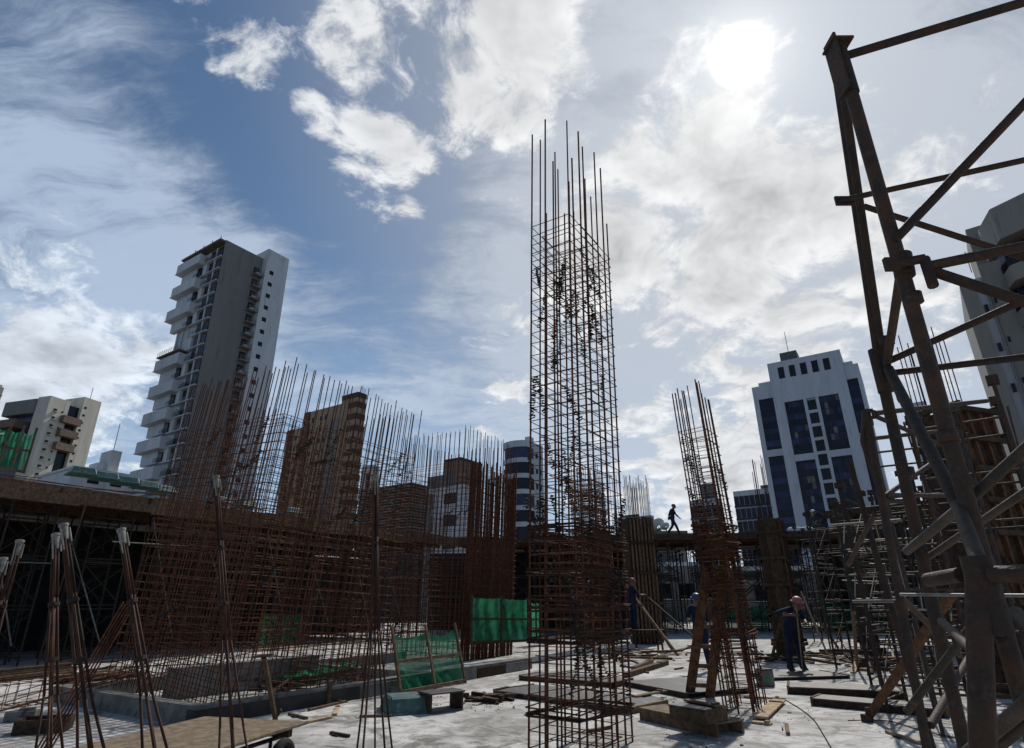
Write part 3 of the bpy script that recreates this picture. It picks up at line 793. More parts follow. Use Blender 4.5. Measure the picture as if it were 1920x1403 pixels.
for i in range(6):
    s = 2.0 + i * 4.2; p = E0 + AX * s - BX * .2 + V((0, 0, 2.9 if i % 2 else 3.7))
    raking('guard_tube', ORD[i] + ' level galvanised tube lashed to the long deck shoring from the netted corner', tuple(p), tuple(p + AX * 2.6 + V((0, 0, .03))), .024, GALV, 'tube', 'horizontal tubes on the long deck shoring')

# things lying on the long deck
def waffle_tub(label, p, rz, group=None, s=.62, h=.24, m=None):
    o = thing('waffle_tub', label, 'plastic tub', p, rz, group)
    mb = MB(); a, c = s / 2, s / 2 * .80
    ring = lambda w, z: [(-w, -w, z), (w, -w, z), (w, w, z), (-w, w, z)]
    vs = ring(a * .96, .035) + ring(c, h) ; mb.add(vs, [(0, 1, 5, 4), (1, 2, 6, 5), (2, 3, 7, 6), (3, 0, 4, 7), (4, 5, 6, 7)])
    k = ('tub', s, h)
    if k not in MESH: MESH[k] = mb.mesh('shell', m or GREENP, False, .03)
    link('shell', MESH[k], o)
    k2 = ('lip', s)
    if k2 not in MESH:
        l = MB(); l.box((0, 0, .018), (s * 1.08, s * 1.08, .034)); MESH[k2] = l.mesh('lip', m or GREENP, False, .008)
    link('lip', MESH[k2], o)
    return o
tubs = [(165, 889), (208, 898), (248, 906), (284, 914), (316, 922), (418, 941), (470, 949), (560, 962)]
for i, (x, y) in enumerate(tubs):
    d = ray(x, y); p = CAM + d * ((DZ - CAM.z) / d.z) + BX * .45; p.z = DZ + .012
    waffle_tub('upturned teal plastic tub on the long deck edge, ' + ['first', 'second', 'third', 'fourth', 'fifth', 'sixth', 'seventh', 'last'][i] + ' from the netted corner', p, AZR + rnd.uniform(-.2, .2), 'plastic tubs on the long deck', .68, .22)
def loose_bars(name, label, pts, r=.010, m=None):
    o = thing(name, label, 'rebar', pts[0][0], 0); b0 = V(pts[0][0])
    for p, q in pts: tube(o, 'bar', V(p) - b0, V(q) - b0, r, m or RUST, 5)
    return o
bars = []
for i in range(16):
    p = E0 + AX * (3 + i * .75 + rnd.uniform(-.5, .5)) + BX * rnd.uniform(-.25, .6); p.z = DZ + .05 + rnd.uniform(0, .12)
    q = p + (AX * rnd.uniform(2, 5) + BX * rnd.uniform(-.7, .5)); q.z = DZ + .04 + rnd.uniform(0, .25)
    bars.append((p, q))
loose_bars('loose_rebar', 'thin rebar lengths strewn along the edge of the long deck', bars, .012)
def beam_cages():
    for k, s in enumerate((15.5, 19.0, 22.0)):
        base = E0 + AX * s + BX * 1.2; o = thing('beam_cage', ['first', 'second', 'third'][k] + ' low beam reinforcement cage lying on the long deck behind the rebar mesh', 'rebar cage', (base.x, base.y, DZ + .02), AZR, 'beam cages on the long deck')
        for y in (-.15, .15):
            for z in (.06, .55): tube(o, 'bar', (0, y, z), (3.0, y, z), .011, RUST, 5)
        mb = MB(); mb.path([(0, -.16, .05), (0, .16, .05), (0, .16, .56), (0, -.16, .56), (0, -.16, .05)], .006, 4); me = mb.mesh('stirrup', RUST)
        for i in range(16): link('stirrup', me, o, M.Translation((.1 + i * .185, 0, rnd.uniform(-.01, .01))))
beam_cages()
def starter_bars(name, label, base, nx, ny, sx, sy, h, m, jit=.12, rz=AZR):
    o = thing(name, label, 'rebar', base, rz)
    for i in range(nx):
        for j in range(ny):
            if 0 < i < nx - 1 and 0 < j < ny - 1: continue
            x, y = i * sx, j * sy; l = rnd.uniform(-.02, .02)
            tube(o, 'bar', (x, y, 0), (x + l, y + rnd.uniform(-.02, .02), h + rnd.uniform(-jit, jit)), .012, m, 5)
    return o
for k, (px, Y) in enumerate(((462, 25.0), (585, 28.0), (830, 33.6))):
    p = at(px, 950, Y); starter_bars('starter_bars', ['short starter bars poking up from the long deck below the grey tower', 'short starter bars on the long deck below the cream tower', 'short starter bars on the far end of the long deck'][k], (p.x, p.y, DZ - .2), 5, 3, .16, .18, 1.3, RUST, .25)
def net_screen(name, label, p, q, h, lean=V((0, 0, 0)), frame=WOOD, sag=.05, posts=2, mid=True, rise=0.0, seg=16, feet=.0, sheet=True):
    """green netting stretched over a timber frame, from foot p to foot q"""
    p, q = V(p), V(q); d = q - p; L = d.length; o = thing(name, label, 'net screen', p, 0)
    up = (V((0, 0, h)) + lean)
    for k in range(posts + 1):
        a = d * (k / posts); beam(o, 'post', a - V((0, 0, feet)), a + up * (1.0 + rise), .05, .05, frame, up=d)
    beam(o, 'bottom_rail', V((0, 0, .05)), d + V((0, 0, .05)), .04, .07, frame)
    if mid: beam(o, 'mid_rail', up * .52, d + up * .52, .035, .06, frame)
    if sheet:
        nrm = d.cross(up).normalized() * -.032
        for k in range(posts):
            vs = []; fs = []
            for j in range(seg + 1):
                for i in range(seg + 1):
                    u = i / seg; w = j / seg
                    s_ = sag * math.sin(math.pi * u) * w ** 2 + rnd.uniform(-.012, .012) * w
                    bulge = nrm * (1 + 2.2 * math.sin(math.pi * u) * math.sin(math.pi * w) + .9 * math.sin(u * 19 + 3 * w + k) * (1 - .5 * w) + rnd.uniform(-.4, .4))
                    vs.append(d * ((k + u) / posts) + up * (.02 + .96 * w) - V((0, 0, s_ * h)) + bulge)
            for j in range(seg):
                for i in range(seg): a = j * (seg + 1) + i; fs.append((a, a + 1, a + seg + 2, a + seg + 1))
            link('net', mesh_of('net', vs, fs, NET, True), o)
    return o
p = gnd(-30, 878, DZ + .05); q = gnd(44, 888, DZ + .05)
net_screen('safety_net', 'green safety net hung on posts at the near corner of the long deck', p, q, 1.3, rise=.08, posts=3, sag=.1)
p = at(482, 1216, 24.5); q = at(560, 1210, 27.0)
net_screen('safety_net', 'green net screen glimpsed in the dark through the large rebar mesh', p, q, 1.25, posts=2, rise=.0)
p = at(884, 1208, 19.3); q = at(991, 1204, 21.5)
net_screen('safety_net', 'upright green net screen of two panels beside the tall rebar column', p, q, 1.35, posts=2, rise=.05, frame=WOODD, sag=.02)
for k, (x0, x1, y, Y) in enumerate(((1318, 1350, 1085, 40), (1340, 1478, 1186, 38), (1545, 1665, 1184, 36), (1735, 1835, 1180, 24), (1880, 1960, 1240, 14), (996, 1016, 1200, 27))):
    p = at(x0, y, Y); q = at(x1, y, Y - .5)
    net_screen('safety_net', ['scrap of green net high under the back deck', 'long green net screen behind the slanting rebar column', 'green net screen behind the propped timber', 'green net screen deep behind the near scaffold', 'green net at the edge behind the near scaffold', 'small piece of green net right behind the tall column'][k], p, q, 1.5, posts=3 if k in (1, 2) else 2, frame=WOODD, rise=.02)

# ------------------------------------------------------------------ kerb round the core, the core's rebar walls
KH = .27
N = V((-4.4, 9.6, 0)) + BX * .35
def kerb_ring():
    o = thing('kerb_wall', 'low cast concrete kerb around the large rebar cage', 'kerb', N, AZR)
    box2(o, 'long_side', (0, 0, 0), (9.4, .22, KH), KERB)
    box2(o, 'end_side', (0, .22, 0), (.22, 4.6, KH), KERB)
    box2(o, 'far_side', (5.2, .22, 0), (5.42, 4.6, KH), KERB)
    box2(o, 'rear_side', (0, 4.6, 0), (9.4, 4.82, KH), KERB)
    box2(o, 'bitumen_skirt', (-.012, -.012, -.01), (3.2, .21, KH - .05), TAR_SHADE)
    for k in range(5): box2(o, 'shutter_board', (3.3 + k * 1.2, -.03, .0), (4.46 + k * 1.2, -.002, KH - .03 + rnd.uniform(-.03, .05)), WOODD if k % 2 else KERB)
    box2(o, 'timber_peg', (2.4, -.075, 0), (2.47, -.013, KH + .1), WOOD)
    box2(o, 'inner_block', (1.2, 2.9, 0), (4.6, 3.2, .55), KERB)
kerb_ring()

def tie_clump(r, h, k, seed):
    q = random.Random(seed); mb = MB()
    z = 0
    while z < h:
        a = q.uniform(0, 6.28); l = q.uniform(.02, .055)
        c = V((q.uniform(-.012, .012), q.uniform(-.012, .012), z))
        mb.rod(c - V((math.cos(a), math.sin(a), q.uniform(-.6, .6))) * l, c + V((math.cos(a), math.sin(a), q.uniform(-.5, .5))) * l, r, 4)
        z += q.uniform(.012, .03) * k
    return mb.mesh('tie_wire', WIRE)
CLUMPS = [tie_clump(.0085, .55, 1.0, s) for s in range(4)]

def ring_mesh(name, pts, r, m, n=4):
    mb = MB()
    mb.path(pts + [pts[0]], r, n); return mb.mesh(name, m)
def wall_cage(name, label, base, Lx, Ly, H, tip, t, sp, vs, lean, m, rb=.0115, rh=.007, dense=1.0, faces='1234'):
    """four rebar walls of two layers round a shaft; local x along the street axis, y across"""
    o = thing(name, label, 'rebar cage', base, AZR, None, lean)
    def line(x0, y0, x1, y1):
        L = math.hypot(x1 - x0, y1 - y0); n = int(L / sp)
        for i in range(n + 1):
            u = i / n; x = x0 + (x1 - x0) * u + rnd.uniform(-.012, .012); y = y0 + (y1 - y0) * u + rnd.uniform(-.012, .012)
            h = tip + rnd.uniform(-.10, .08); dx = rnd.uniform(-.03, .03); dy = rnd.uniform(-.03, .03)
            tube(o, 'bar', (x, y, .02), (x + dx, y + dy, h), rb, m, 5)
    for off in (0, t):
        x0, y0, x1, y1 = off, off, Lx - off, Ly - off
        if '1' in faces: line(x0, y0, x1, y0)
        if '2' in faces: line(x0, y0 + sp, x0, y1)
        if '3' in faces: line(x0 + sp, y1, x1, y1)
        if '4' in faces: line(x1, y0 + sp, x1, y1)
        me = ring_mesh('hoop', [(x0 - .01, y0 - .01, 0), (x1 + .01, y0 - .01, 0), (x1 + .01, y1 + .01, 0), (x0 - .01, y1 + .01, 0)], rh, m)
        z = .15
        while z < H:
            link('hoop', me, o, M.Translation((rnd.uniform(-.01, .01), rnd.uniform(-.01, .01), z)) @ M.Rotation(rnd.uniform(-.006, .006), 4, 'X'))
            z += vs * rnd.uniform(.8, 1.2)
    for k in range(26):
        f = rnd.choice('12'); u = rnd.random(); z = rnd.uniform(.8, H - .3)
        x, y = (u * Lx, 0) if f == '1' else (0, u * Ly)
        link('tie_wire', CLUMPS[k % 4], o, M.Translation((x, y, z)) @ M.Rotation(rnd.uniform(.3, 1.3), 4, V((1, 0, 0) if rnd.random() < .5 else (0, 1, 0))))
    return o
LEAN_A = M.Rotation(R(5.2), 3, V((0, 1, 0))) @ M.Rotation(R(0.5), 3, V((1, 0, 0)))
wall_cage('wall_cage', 'large leaning rebar mesh box of the core rising above the low kerb', (-4.62, 10.3, 0), 3.5, 3.7, 5.0, 6.0, .17, .205, .155, LEAN_A, RUST, .0098, .0060)
LEAN_B = M.Rotation(R(2.0), 3, V((0, 1, 0)))
CB = V((-1.75, 20.0, 0))
wall_cage('wall_cage', 'second dense rebar mesh box behind the two-panel net screen', CB, 3.0, 3.3, 6.4, 7.5, .16, .21, .20, LEAN_B, RUST, .0105, .0065)
# its near flank carries a second skin of closely set bars
def dense_skin():
    o = thing('bar_bundle', 'closely set dark rebar skin on the flank of the second mesh box', 'rebar', CB + V((.07, -.13, 0)), AZR, None, LEAN_B)
    for i in range(60):
        x = .05 + i * 2.9 / 60; tube(o, 'bar', (x, rnd.uniform(-.03, .03), 0), (x + rnd.uniform(-.05, .05), rnd.uniform(-.03, .03), rnd.uniform(5.6, 6.5) if i > 9 else rnd.uniform(6.0, 6.5)), rnd.uniform(.016, .026), RUST, 5)
    for k in range(30): tube(o, 'cross_bar', (0, -.04, .3 + k * .19), (2.95, -.04, .3 + k * .19 + rnd.uniform(-.02, .02)), .010, RUST, 4)
dense_skin()

# ------------------------------------------------------------------ rebar columns
def rebar_column(name, label, base, Lx, Ly, H, tips, nx, ny, vs, lean, m, rb, rh, rz=AZR, clumps=20, bands=(), n=8, seed=3, zb=0.0):
    q = random.Random(seed)
    o = thing(name, label, 'rebar column', base, rz, None, lean)
    pos = []
    for i in range(nx):
        for j in range(ny):
            if 0 < i < nx - 1 and 0 < j < ny - 1: continue
            pos.append((Lx * i / (nx - 1), Ly * j / (ny - 1)))
    for k, (x, y) in enumerate(pos):
        h = tips(k, x, y, q); x += q.uniform(-.012, .012); y += q.uniform(-.012, .012)
        tube(o, 'bar', (x, y, zb), (x + q.uniform(-.03, .03), y + q.uniform(-.02, .02), h), rb * q.uniform(.9, 1.15), m, n)
        if q.random() < .55: tube(o, 'lap_bar', (x + rb * 2, y + rb, zb + q.uniform(0, .1)), (x + rb * 2 + q.uniform(-.02, .02), y + rb, zb + q.uniform(1.2, 3.6)), rb, m, n)
    e = rb + rh
    me = ring_mesh('stirrup', [(-e, -e, 0), (Lx + e, -e, 0), (Lx + e, Ly + e, 0), (-e, Ly + e, 0)], rh, m, 5)
    me2 = ring_mesh('stirrup', [(Lx * .28, -e, 0), (Lx * .72, -e, 0), (Lx * .72, Ly + e, 0), (Lx * .28, Ly + e, 0)], rh, m, 5)
    z = zb + .1
    while z < H:
        w = 1.0
        for (a, c, f) in bands:
            if a < z < c: w = f
        link('stirrup', me, o, M.Translation((q.uniform(-.006, .006), q.uniform(-.006, .006), z)) @ M.Rotation(q.uniform(-.03, .03), 4, 'X') @ M.Rotation(q.uniform(-.025, .025), 4, 'Y'))
        if q.random() < .8: link('inner_stirrup', me2, o, M.Translation((q.uniform(-.1, .1), 0, z + .02)) @ M.Rotation(q.uniform(-.06, .06), 4, 'X'))
        if q.random() < .55:
            x = Lx * q.randrange(nx) / (nx - 1); tube(o, 'cross_tie', (x, -e, z + .03), (x + q.uniform(-.1, .1), Ly + e, z + .03 + q.uniform(-.05, .05)), rh * .9, m, 4)
        z += vs * w * q.uniform(.85, 1.15)
    for k in range(clumps):
        x, y = pos[q.randrange(len(pos))]
        link('tie_wire', CLUMPS[k % 4], o, M.Translation((x, y, q.uniform(zb + .3, H - .7))) @ M.Rotation(q.uniform(-.35, .35), 4, 'X') @ M.Rotation(q.uniform(-.35, .35), 4, 'Y'))
    return o
LEAN_C = M.Rotation(R(1.5), 3, V((0, 1, 0)))
CC = V((.70, 7.45, 0))
rebar_column('rebar_column', 'tall free-standing rebar column cage in the middle of the slab', CC, 1.44, .64, 7.25,
             lambda k, x, y, q: (q.uniform(8.95, 9.35) if (k % 3 != 1) else q.uniform(7.6, 8.5)), 8, 4, .165, LEAN_C, RUST, .0125, .0062, clumps=64,
             bands=((1.25, 2.6, .75),), n=8)
# a waist of bundled flat hoops round the column where the next lift starts
def hoop_bundle(name, label, base, Lx, Ly, zs, lean, m, rz=AZR):
    o = thing(name, label, 'rebar hoops', base, rz, None, lean)
    for (z, n, h) in zs:
        for k in range(n):
            e = rnd.uniform(.03, .06); me = MESH.setdefault(('hb', Lx, Ly, k % 3), ring_mesh('hoop', [(-e, -e, 0), (Lx + e, -e, 0), (Lx + e, Ly + e, 0), (-e, Ly + e, 0)], .0085, m, 4))
            link('hoop', me, o, M.Translation((rnd.uniform(-.02, .02), rnd.uniform(-.02, .02), z + rnd.uniform(0, h))) @ M.Rotation(rnd.uniform(-.05, .05), 4, 'X') @ M.Rotation(rnd.uniform(-.04, .04), 4, 'Y'))
    return o
hoop_bundle('spare_hoops', 'bundles of spare hoops hung round the tall rebar column', CC, 1.44, .64, ((1.15, 7, .16), (1.55, 6, .12), (1.95, 6, .10), (2.35, 9, .30), (.42, 6, .10)), LEAN_C, RUSTD)

D0 = gnd(1412, 1342); LEAN_D = M.Rotation(R(-2.6), 3, V((0, 1, 0)))
rebar_column('rebar_column', 'slanting rebar column behind the timber ladder', (D0.x, D0.y, 0), 1.0, .42, 4.75,
             lambda k, x, y, q: q.uniform(5.35, 5.85), 7, 3, .17, LEAN_D, RUST, .0125, .006, clumps=26, bands=((1.4, 3.2, .5),), n=6, seed=9)
hoop_bundle('spare_hoops', 'bundles of spare hoops hung round the slanting rebar column', D0, 1.0, .42, ((1.05, 6, .10), (1.85, 7, .12), (2.35, 10, .3), (2.75, 8, .2)), LEAN_D, RUST)
# further columns
p = at(1112, 1010, 24); starter = rebar_column('rebar_column', 'stout brown rebar column wrapped in hoops behind the tall column', (p.x, p.y, 0), 1.3, .9, 6.3, lambda k, x, y, q: q.uniform(6.7, 7.3), 9, 6, .10, M.Identity(3), RUST, .013, .010, clumps=8, n=5, seed=21)
hoop_bundle('spare_hoops', 'thick wrap of hoops round the stout brown column', p * 1, 1.3, .9, tuple((1.8 + .42 * k, 9, .42) for k in range(11)), M.Identity(3), RUST).location.z = 0
p = at(1186, 1010, 27)
o = starter_bars('bundled_bars', 'bundle of dark upright rebar beside the board-clad column', (p.x, p.y, 0), 15, 4, .075, .15, 6.9, RUSTD, .35, R(20))
p = at(1158, 1000, 27); starter_bars('starter_bars', 'few thin upright bars just beyond the tall column', (p.x, p.y, 4.0), 3, 2, .28, .2, 3.3, RUSTD, .2)
p = at(1440, 960, 21); starter_bars('starter_bars', 'thin rebar sprouting from the boxed formwork column', (p.x, p.y, 3.4), 4, 2, .2, .3, 2.9, RUSTD, .4)

# ------------------------------------------------------------------ near scaffold tower
def near_tower():
    A = V((1.55, 2.04, 0)); o = thing('scaffold_tower', 'near rusty scaffold tower of thick tubes rising past the sun', 'scaffold tower', A, 0)
    T = lambda n, p, q, r, m=TUBE, k=14: tube(o, n, V(p) - A, V(q) - A, r * .88, m, k)
    topA = A + V((.025, 0, 4.12))
    T('leg', A, topA - V((0, 0, .1)), .031, TUBE, 20)
    T('leg_socket', topA - V((.0, 0, .30)), topA, .037)
    mb = MB(); mb.box(topA - A - V((.035, .0, .13)), (.012, .09, .34)); mb.box(topA - A + V((0, 0, .005)), (.10, .10, .012)); link('socket_plate', mb.mesh('plate', TUBE), o)
    T('top_rail', topA - V((-.03, 0, .06)), at(2150, -65, 1.60), .022)
    jB = at(1650, 690, 2.75)
    bot = at(1809, 1403, 2.82); d = bot - jB; foot = jB + d * (jB.z / (jB.z - bot.z))
    T('leg', foot, jB + V((0, 0, .02)), .030, TUBE, 16)
    T('leg_extension', jB, at(1571, 158, 2.42), .0245, TUBE, 14)
    T('inner_stay', jB + V((.02, 0, .0)), at(1578, 150, 2.3), .0225, TUBE, 14)
    T('leg_collar', jB - V((0, 0, .13)), jB + V((0, 0, .10)), .040)
    a = at(1572, 377, 2.36); T('rail', a, at(2000, 283, 2.0), .0155)
    mb = MB(); mb.box(a - A + V((.03, 0, 0)), (.09, .012, .05)); link('wedge', mb.mesh('wedge', TUBE), o)
    T('brace', at(1676, 452, 2.02), at(2010, 100, 1.72), .021)
    T('brace', at(1620, 387, 2.44), at(1890, 474, 2.22), .0165); T('brace_end', at(1885, 472, 2.225), at(2060, 530, 2.05), .0165)
    mb = MB(); mb.path([at(1668, 497, 2.0) - A, at(1733, 485, 1.97) - A, at(1750, 537, 1.95) - A], .019, 8)
    mb.box(at(1672, 496, 1.99) - A, (.055, .02, .055)); link('hook_bracket', mb.mesh('hook', TUBE), o)
    T('clamp', at(1690, 478, 2.04), at(1697, 518, 2.04), .042)
    T('rail', at(1738, 500, 1.97), at(2060, 433, 1.72), .0225); T('brace', at(1752, 510, 1.97), at(2060, 613, 1.75), .0225)
    T('rail', at(1638, 690, 2.78), at(2020, 518, 2.25), .0195); T('rail', at(1650, 702, 2.78), at(2020, 658, 2.35), .0185)
    T('brace', jB + V((.01, -.04, 0)), at(1690, 505, 2.1), .0215)
    T('diagonal', jB + V((0, -.06, -.03)), at(1800, 955, 2.08), .0265, TUBE2); T('diagonal', at(1795, 945, 2.10), at(1838, 1060, 1.75), .025, TUBE2)
    T('brace', at(1990, 780, 1.75), at(1812, 942, 2.1), .021, TUBE2); T('brace', at(1815, 940, 2.12), at(1700, 1034, 2.8), .021, TUBE2)
    T('brace', at(2000, 870, 1.95), at(1736, 1048, 2.85), .0165, TUBE2)
    # the nearest short leg with its spigot and ledgers
    n0 = at(1832, 1052, 1.56); n1 = at(1843, 1403, 1.56); d = n1 - n0; nf = n0 + d * (n0.z / (n0.z - n1.z))
    T('short_leg', nf, n0, .031, TUBE, 20); T('spigot', n0 - V((0, 0, .17)), n0 + V((0, 0, .012)), .040, TUBE, 20)
    T('ledger', at(1740, 1088, 1.75), at(1802, 1078, 1.6), .021); T('ledger', at(1856, 1077, 1.52), at(2050, 1077, 1.35), .023)
    T('rail', at(1688, 1115, 2.75), at(2050, 1118, 1.9), .007, GALV, 8)
    T('brace', at(1765, 1165, 2.7), at(1835, 1228, 1.9), .018, TUBE2); T('brace', at(1905, 1150, 1.9), at(2000, 1230, 1.5), .022, TUBE2)
    T('brace', at(1760, 1460, 2.3), at(1990, 1265, 1.6), .022, TUBE2); T('brace', at(1820, 1440, 2.2), at(1980, 1310, 1.7), .019, TUBE2)
    T('brace', at(1700, 1335, 2.7), at(1870, 1110, 2.3), .0165, TUBE2)
    for (x, y, Y) in ((1662, 640, 2.66), (1712, 560, 2.04), (1777, 820, 2.04), (1700, 885, 2.78), (1855, 1180, 2.03)):
        p = at(x, y, Y); tube(o, 'weld_ring', p - A - V((0, 0, .02)), p - A + V((0, 0, .02)), .034, TUBE, 14)
near_tower()
# the matching, smaller tower a few steps behind, then the forest of them
def mid_tower():
    C = at(1685, 1130, 4.7); C.z = 0
    o = thing('scaffold_tower', 'slimmer rusty scaffold tower standing behind the near one, hook at its top', 'scaffold tower', C, 0)
    T = lambda n, p, q, r, m=TUBE, k=10: tube(o, n, V(p) - C, V(q) - C, r, m, k)
    t1 = at(1624, 770, 4.75); b1 = at(1738, 1403, 4.6); d = b1 - t1; f1_ = t1 + d * (t1.z / (t1.z - b1.z)); T('leg', f1_, t1, .030)
    t2 = at(1648, 1010, 5.3); b2 = at(1753, 1403, 5.0); d = b2 - t2; T('leg', t2 + d * (t2.z / (t2.z - b2.z)), t2 + V((-.05, .1, .7)), .027)
    T('stay', at(1622, 770, 4.75), at(1618, 830, 4.8), .022); T('stay', at(1618, 830, 4.8), at(1665, 960, 4.9), .022)
    mb = MB(); mb.path([at(1620, 771, 4.73) - C, at(1637, 770, 4.7) - C, at(1641, 785, 4.7) - C], .018, 6); link('hook_bracket', mb.mesh('hook', TUBE), o)
    T('rail', at(1640, 775, 4.7), at(1850, 752, 5.6), .022); T('brace', at(1640, 780, 4.7), at(1765, 835, 5.3), .02)
    T('rail', at(1622, 824, 4.8), at(1770, 808, 5.4), .018); T('brace', at(1660, 930, 4.9), at(1760, 860, 5.3), .02)
    T('rail', at(1655, 928, 4.9), at(1790, 930, 5.6), .02); T('rail', at(1655, 940, 4.9), at(1700, 940, 5.1), .02)
    T('rail', at(1560, 985, 6.4), at(1690, 975, 4.95), .012, GALV); T('brace', at(1590, 1060, 6.0), at(1640, 965, 4.9), .02)
    T('brace', at(1745, 1360, 4.6), at(1830, 1210, 5.6), .026); T('brace', at(1690, 1120, 4.7), at(1800, 1230, 5.6), .022)
    T('rail', at(1600, 1128, 6.0), at(1690, 1127, 4.7), .014, GALV)
    for (x, y, Y) in ((1668, 1000, 4.72), (1690, 1140, 4.68)): p = at(x, y, Y); T('coupler', p - V((0, 0, .05)), p + V((0, 0, .05)), .042)
mid_tower()
GS = 'shoring forest at the scaffold side'
forest = [(1708, 10.5, 3.6), (1665, 13.0, 3.7), (1790, 9.0, 4.3), (1890, 8.6, 4.6), (1600, 17, 4.0), (1650, 19, 4.4), (1725, 15.5, 4.3), (1800, 14.5, 4.8), (1890, 13, 4.8), (1580, 23, 4.8), (1670, 23, 4.8), (1745, 20, 4.8), (1840, 18, 4.8), (1545, 28, 4.88), (1630, 27, 4.88), (1715, 26, 4.88)]
flab = ['beside the slim scaffold tower', 'behind the foot of the slim scaffold tower', 'behind the near scaffold leg', 'close behind the nearest short leg']
fproto = {}
for i, (px, Y, H) in enumerate(forest):
    p = at(px, 1120, Y); p.z = 0
    if i < 4: lab = 'rusty shoring tower ' + flab[i]
    else: lab = ORD[i - 4] + ' shoring tower of the tangle behind the near scaffold, nearest ranks first'
    m = (TUBE, TUBED, TUBE2)[i % 3]
    k = (m.name,)
    if k not in fproto:
        fproto[k] = shoring_tower('shoring_tower', lab, m, 4.8, 1.2, 1.1, 3, .028, 6, GS); o = fproto[k]
    else: o = copy_tree(fproto[k], label=lab, group=GS)
    o.location = p; o.rotation_euler = (0, 0, AZR + rnd.uniform(-.25, .25)); o.scale = (1, 1, H / 4.8)
for i in range(11):      # galvanised rails threaded through
    x0 = rnd.uniform(1560, 1640); y = rnd.uniform(1000, 1100) + (i % 4) * 14; Y = rnd.uniform(9, 17)
    raking('guard_tube', ORD[i] + ' thin bright level tube threaded through the shoring forest', tuple(at(x0, y, Y)), tuple(at(x0 + rnd.uniform(50, 150), y + rnd.uniform(-6, 4), Y - rnd.uniform(0, 1))), .013, GALV, 'tube', 'level tubes in the shoring forest')
side = site_deck('side_formwork_deck', 'dark formwork deck carried by the shoring forest at the scaffold side', V((12.5, 24.0, 0)), R(-48), 22, 9, 4.98, .28, WOODD)
back_wall('shade_dark_wall', 'added shade-black wall far behind the shoring forest', V((18.5, 37.5, 0)), R(-30), 20, 4.6, 8, DARKC)  # added far wall, its colour near-black in place of shade
back_wall('shade_dark_wall', 'added shade-black wall beside the shoring forest behind the near scaffold', V((14.0, 20.0, 0)), R(-62), 16, 4.0, 6, DARKC)  # added side wall with the same shade put into its colour

# ------------------------------------------------------------------ boxed columns
def boxed_column(name, label, base, w, d, h, rz, m, studs=4, wale=.55, m2=None):
    o = thing(name, label, 'formwork column', base, rz)
    for s in (-1, 1):
        n = max(3, int(w / .16))
        for i in range(n):
            x = -w / 2 + w * (i + .5) / n
            box(o, 'board', (x, s * d / 2, h / 2 + rnd.uniform(-.02, .05)), (w / n - .008, .03, h), m if rnd.random() < .7 else (m2 or m))
        n2 = max(2, int(d / .16))
        for i in range(n2):
            y = -d / 2 + d * (i + .5) / n2
            box(o, 'board', (s * (w / 2 + .018), y, h / 2 + rnd.uniform(-.02, .05)), (.03, d / n2 - .008, h), m)
        for i in range(studs):
            x = -w / 2 + w * (i + .5) / studs; box(o, 'stud', (x, s * (d / 2 + .055), h / 2), (.07, .075, h * .98), m2 or m)
    k = .35
    while k < h:
        for s in (-1, 1):
            box(o, 'waler', (0, s * (d / 2 + .13), k), (w + .22, .07, .10), m); box(o, 'waler', (s * (w / 2 + .075), 0, k + .11), (.07, d + .3, .10), m)
        k += wale
    return o
p = at(1482, 1215, 21); p.z = 0
boxed_column('boxed_column', 'timber boxed column behind the worker with the long tool', p, .62, .6, 4.3, AZR - .1, WOODD, 3, .85, WOODR)
p = at(1205, 1100, 27.5); p.z = 0
boxed_column('boxed_column', 'column shuttered with upright pale boards under the bundled rebar', p, 1.15, .8, 5.2, R(8), WOODD, 7, 1.25, WOOD)
p = at(1822, 900, 12.2); p.z = 0
boxed_column('boxed_column', 'tall reddish boxed column topped with rebar behind the near scaffold', p, 1.1, .9, 5.35, R(20), WOODD, 3, .62, WOODR)
q = p + V((-.45, -.3, 0)); starter_bars('starter_bars', 'upright rebar above the tall reddish boxed column', (q.x, q.y, 4.9), 6, 3, .15, .28, 2.35, RUSTD, .22, R(20))
p = at(1585, 1000, 22); p.z = 0
boxed_column('boxed_column', 'narrow boxed column among the shoring near the blue and white tower', p, .35, .35, 4.9, AZR, WOODD, 2, .9, WOOD)

# ------------------------------------------------------------------ ladder, props and boards that lean
def ladder():
    a, c = gnd(1293, 1306), gnd(1331, 1308); ta, tc = at(1334, 1000, 11.0), at(1364, 1000, 10.95)
    o = thing('timber_ladder', 'site-made ladder of two wide planks leaning on the slanting rebar column', 'ladder', a, 0)
    z = V((0, 0, 0)); c -= a; ta -= a; tc -= a
    wd = (c - z).normalized()
    beam(o, 'stile', z, ta, .05, .17, WOODR, up=(wd.x, wd.y, .0)); beam(o, 'stile', c, tc, .05, .17, WOODR, up=(wd.x, wd.y, 0))
    for k in range(8):
        u = (k + .6) / 8.3; beam(o, 'rung', z.lerp(ta, u) - wd * .04, c.lerp(tc, u) + wd * .04, .05, .07, WOOD)
ladder()
raks = [((1272, 1230), (1163, 1085, 24.5), .09, 'pale timber raking down to the slab beside the tall column', WOOD), ((1262, 1222), (1180, 1100, 25), .06, 'second thin timber raking beside the tall column', WOOD),
        ((1335, 1225), (1205, 1112, 26), .07, 'long dark timber raking across the dark wall', WOODD), ((1557, 1240), (1502, 1110, 20.5), .07, 'pale batten propping the boxed column behind the worker', WOODL),
        ((1446, 1240), (1462, 1170, 20), .10, 'short board leaning at the foot of the boxed column', WOODR), ((1195, 1218), (1178, 1160, 25), .10, 'stubby board leaning by the tall column', WOODD), ((1572, 1216), (1527, 1150, 22), .10, 'dark board leaning behind the worker with the long tool', WOODD)]
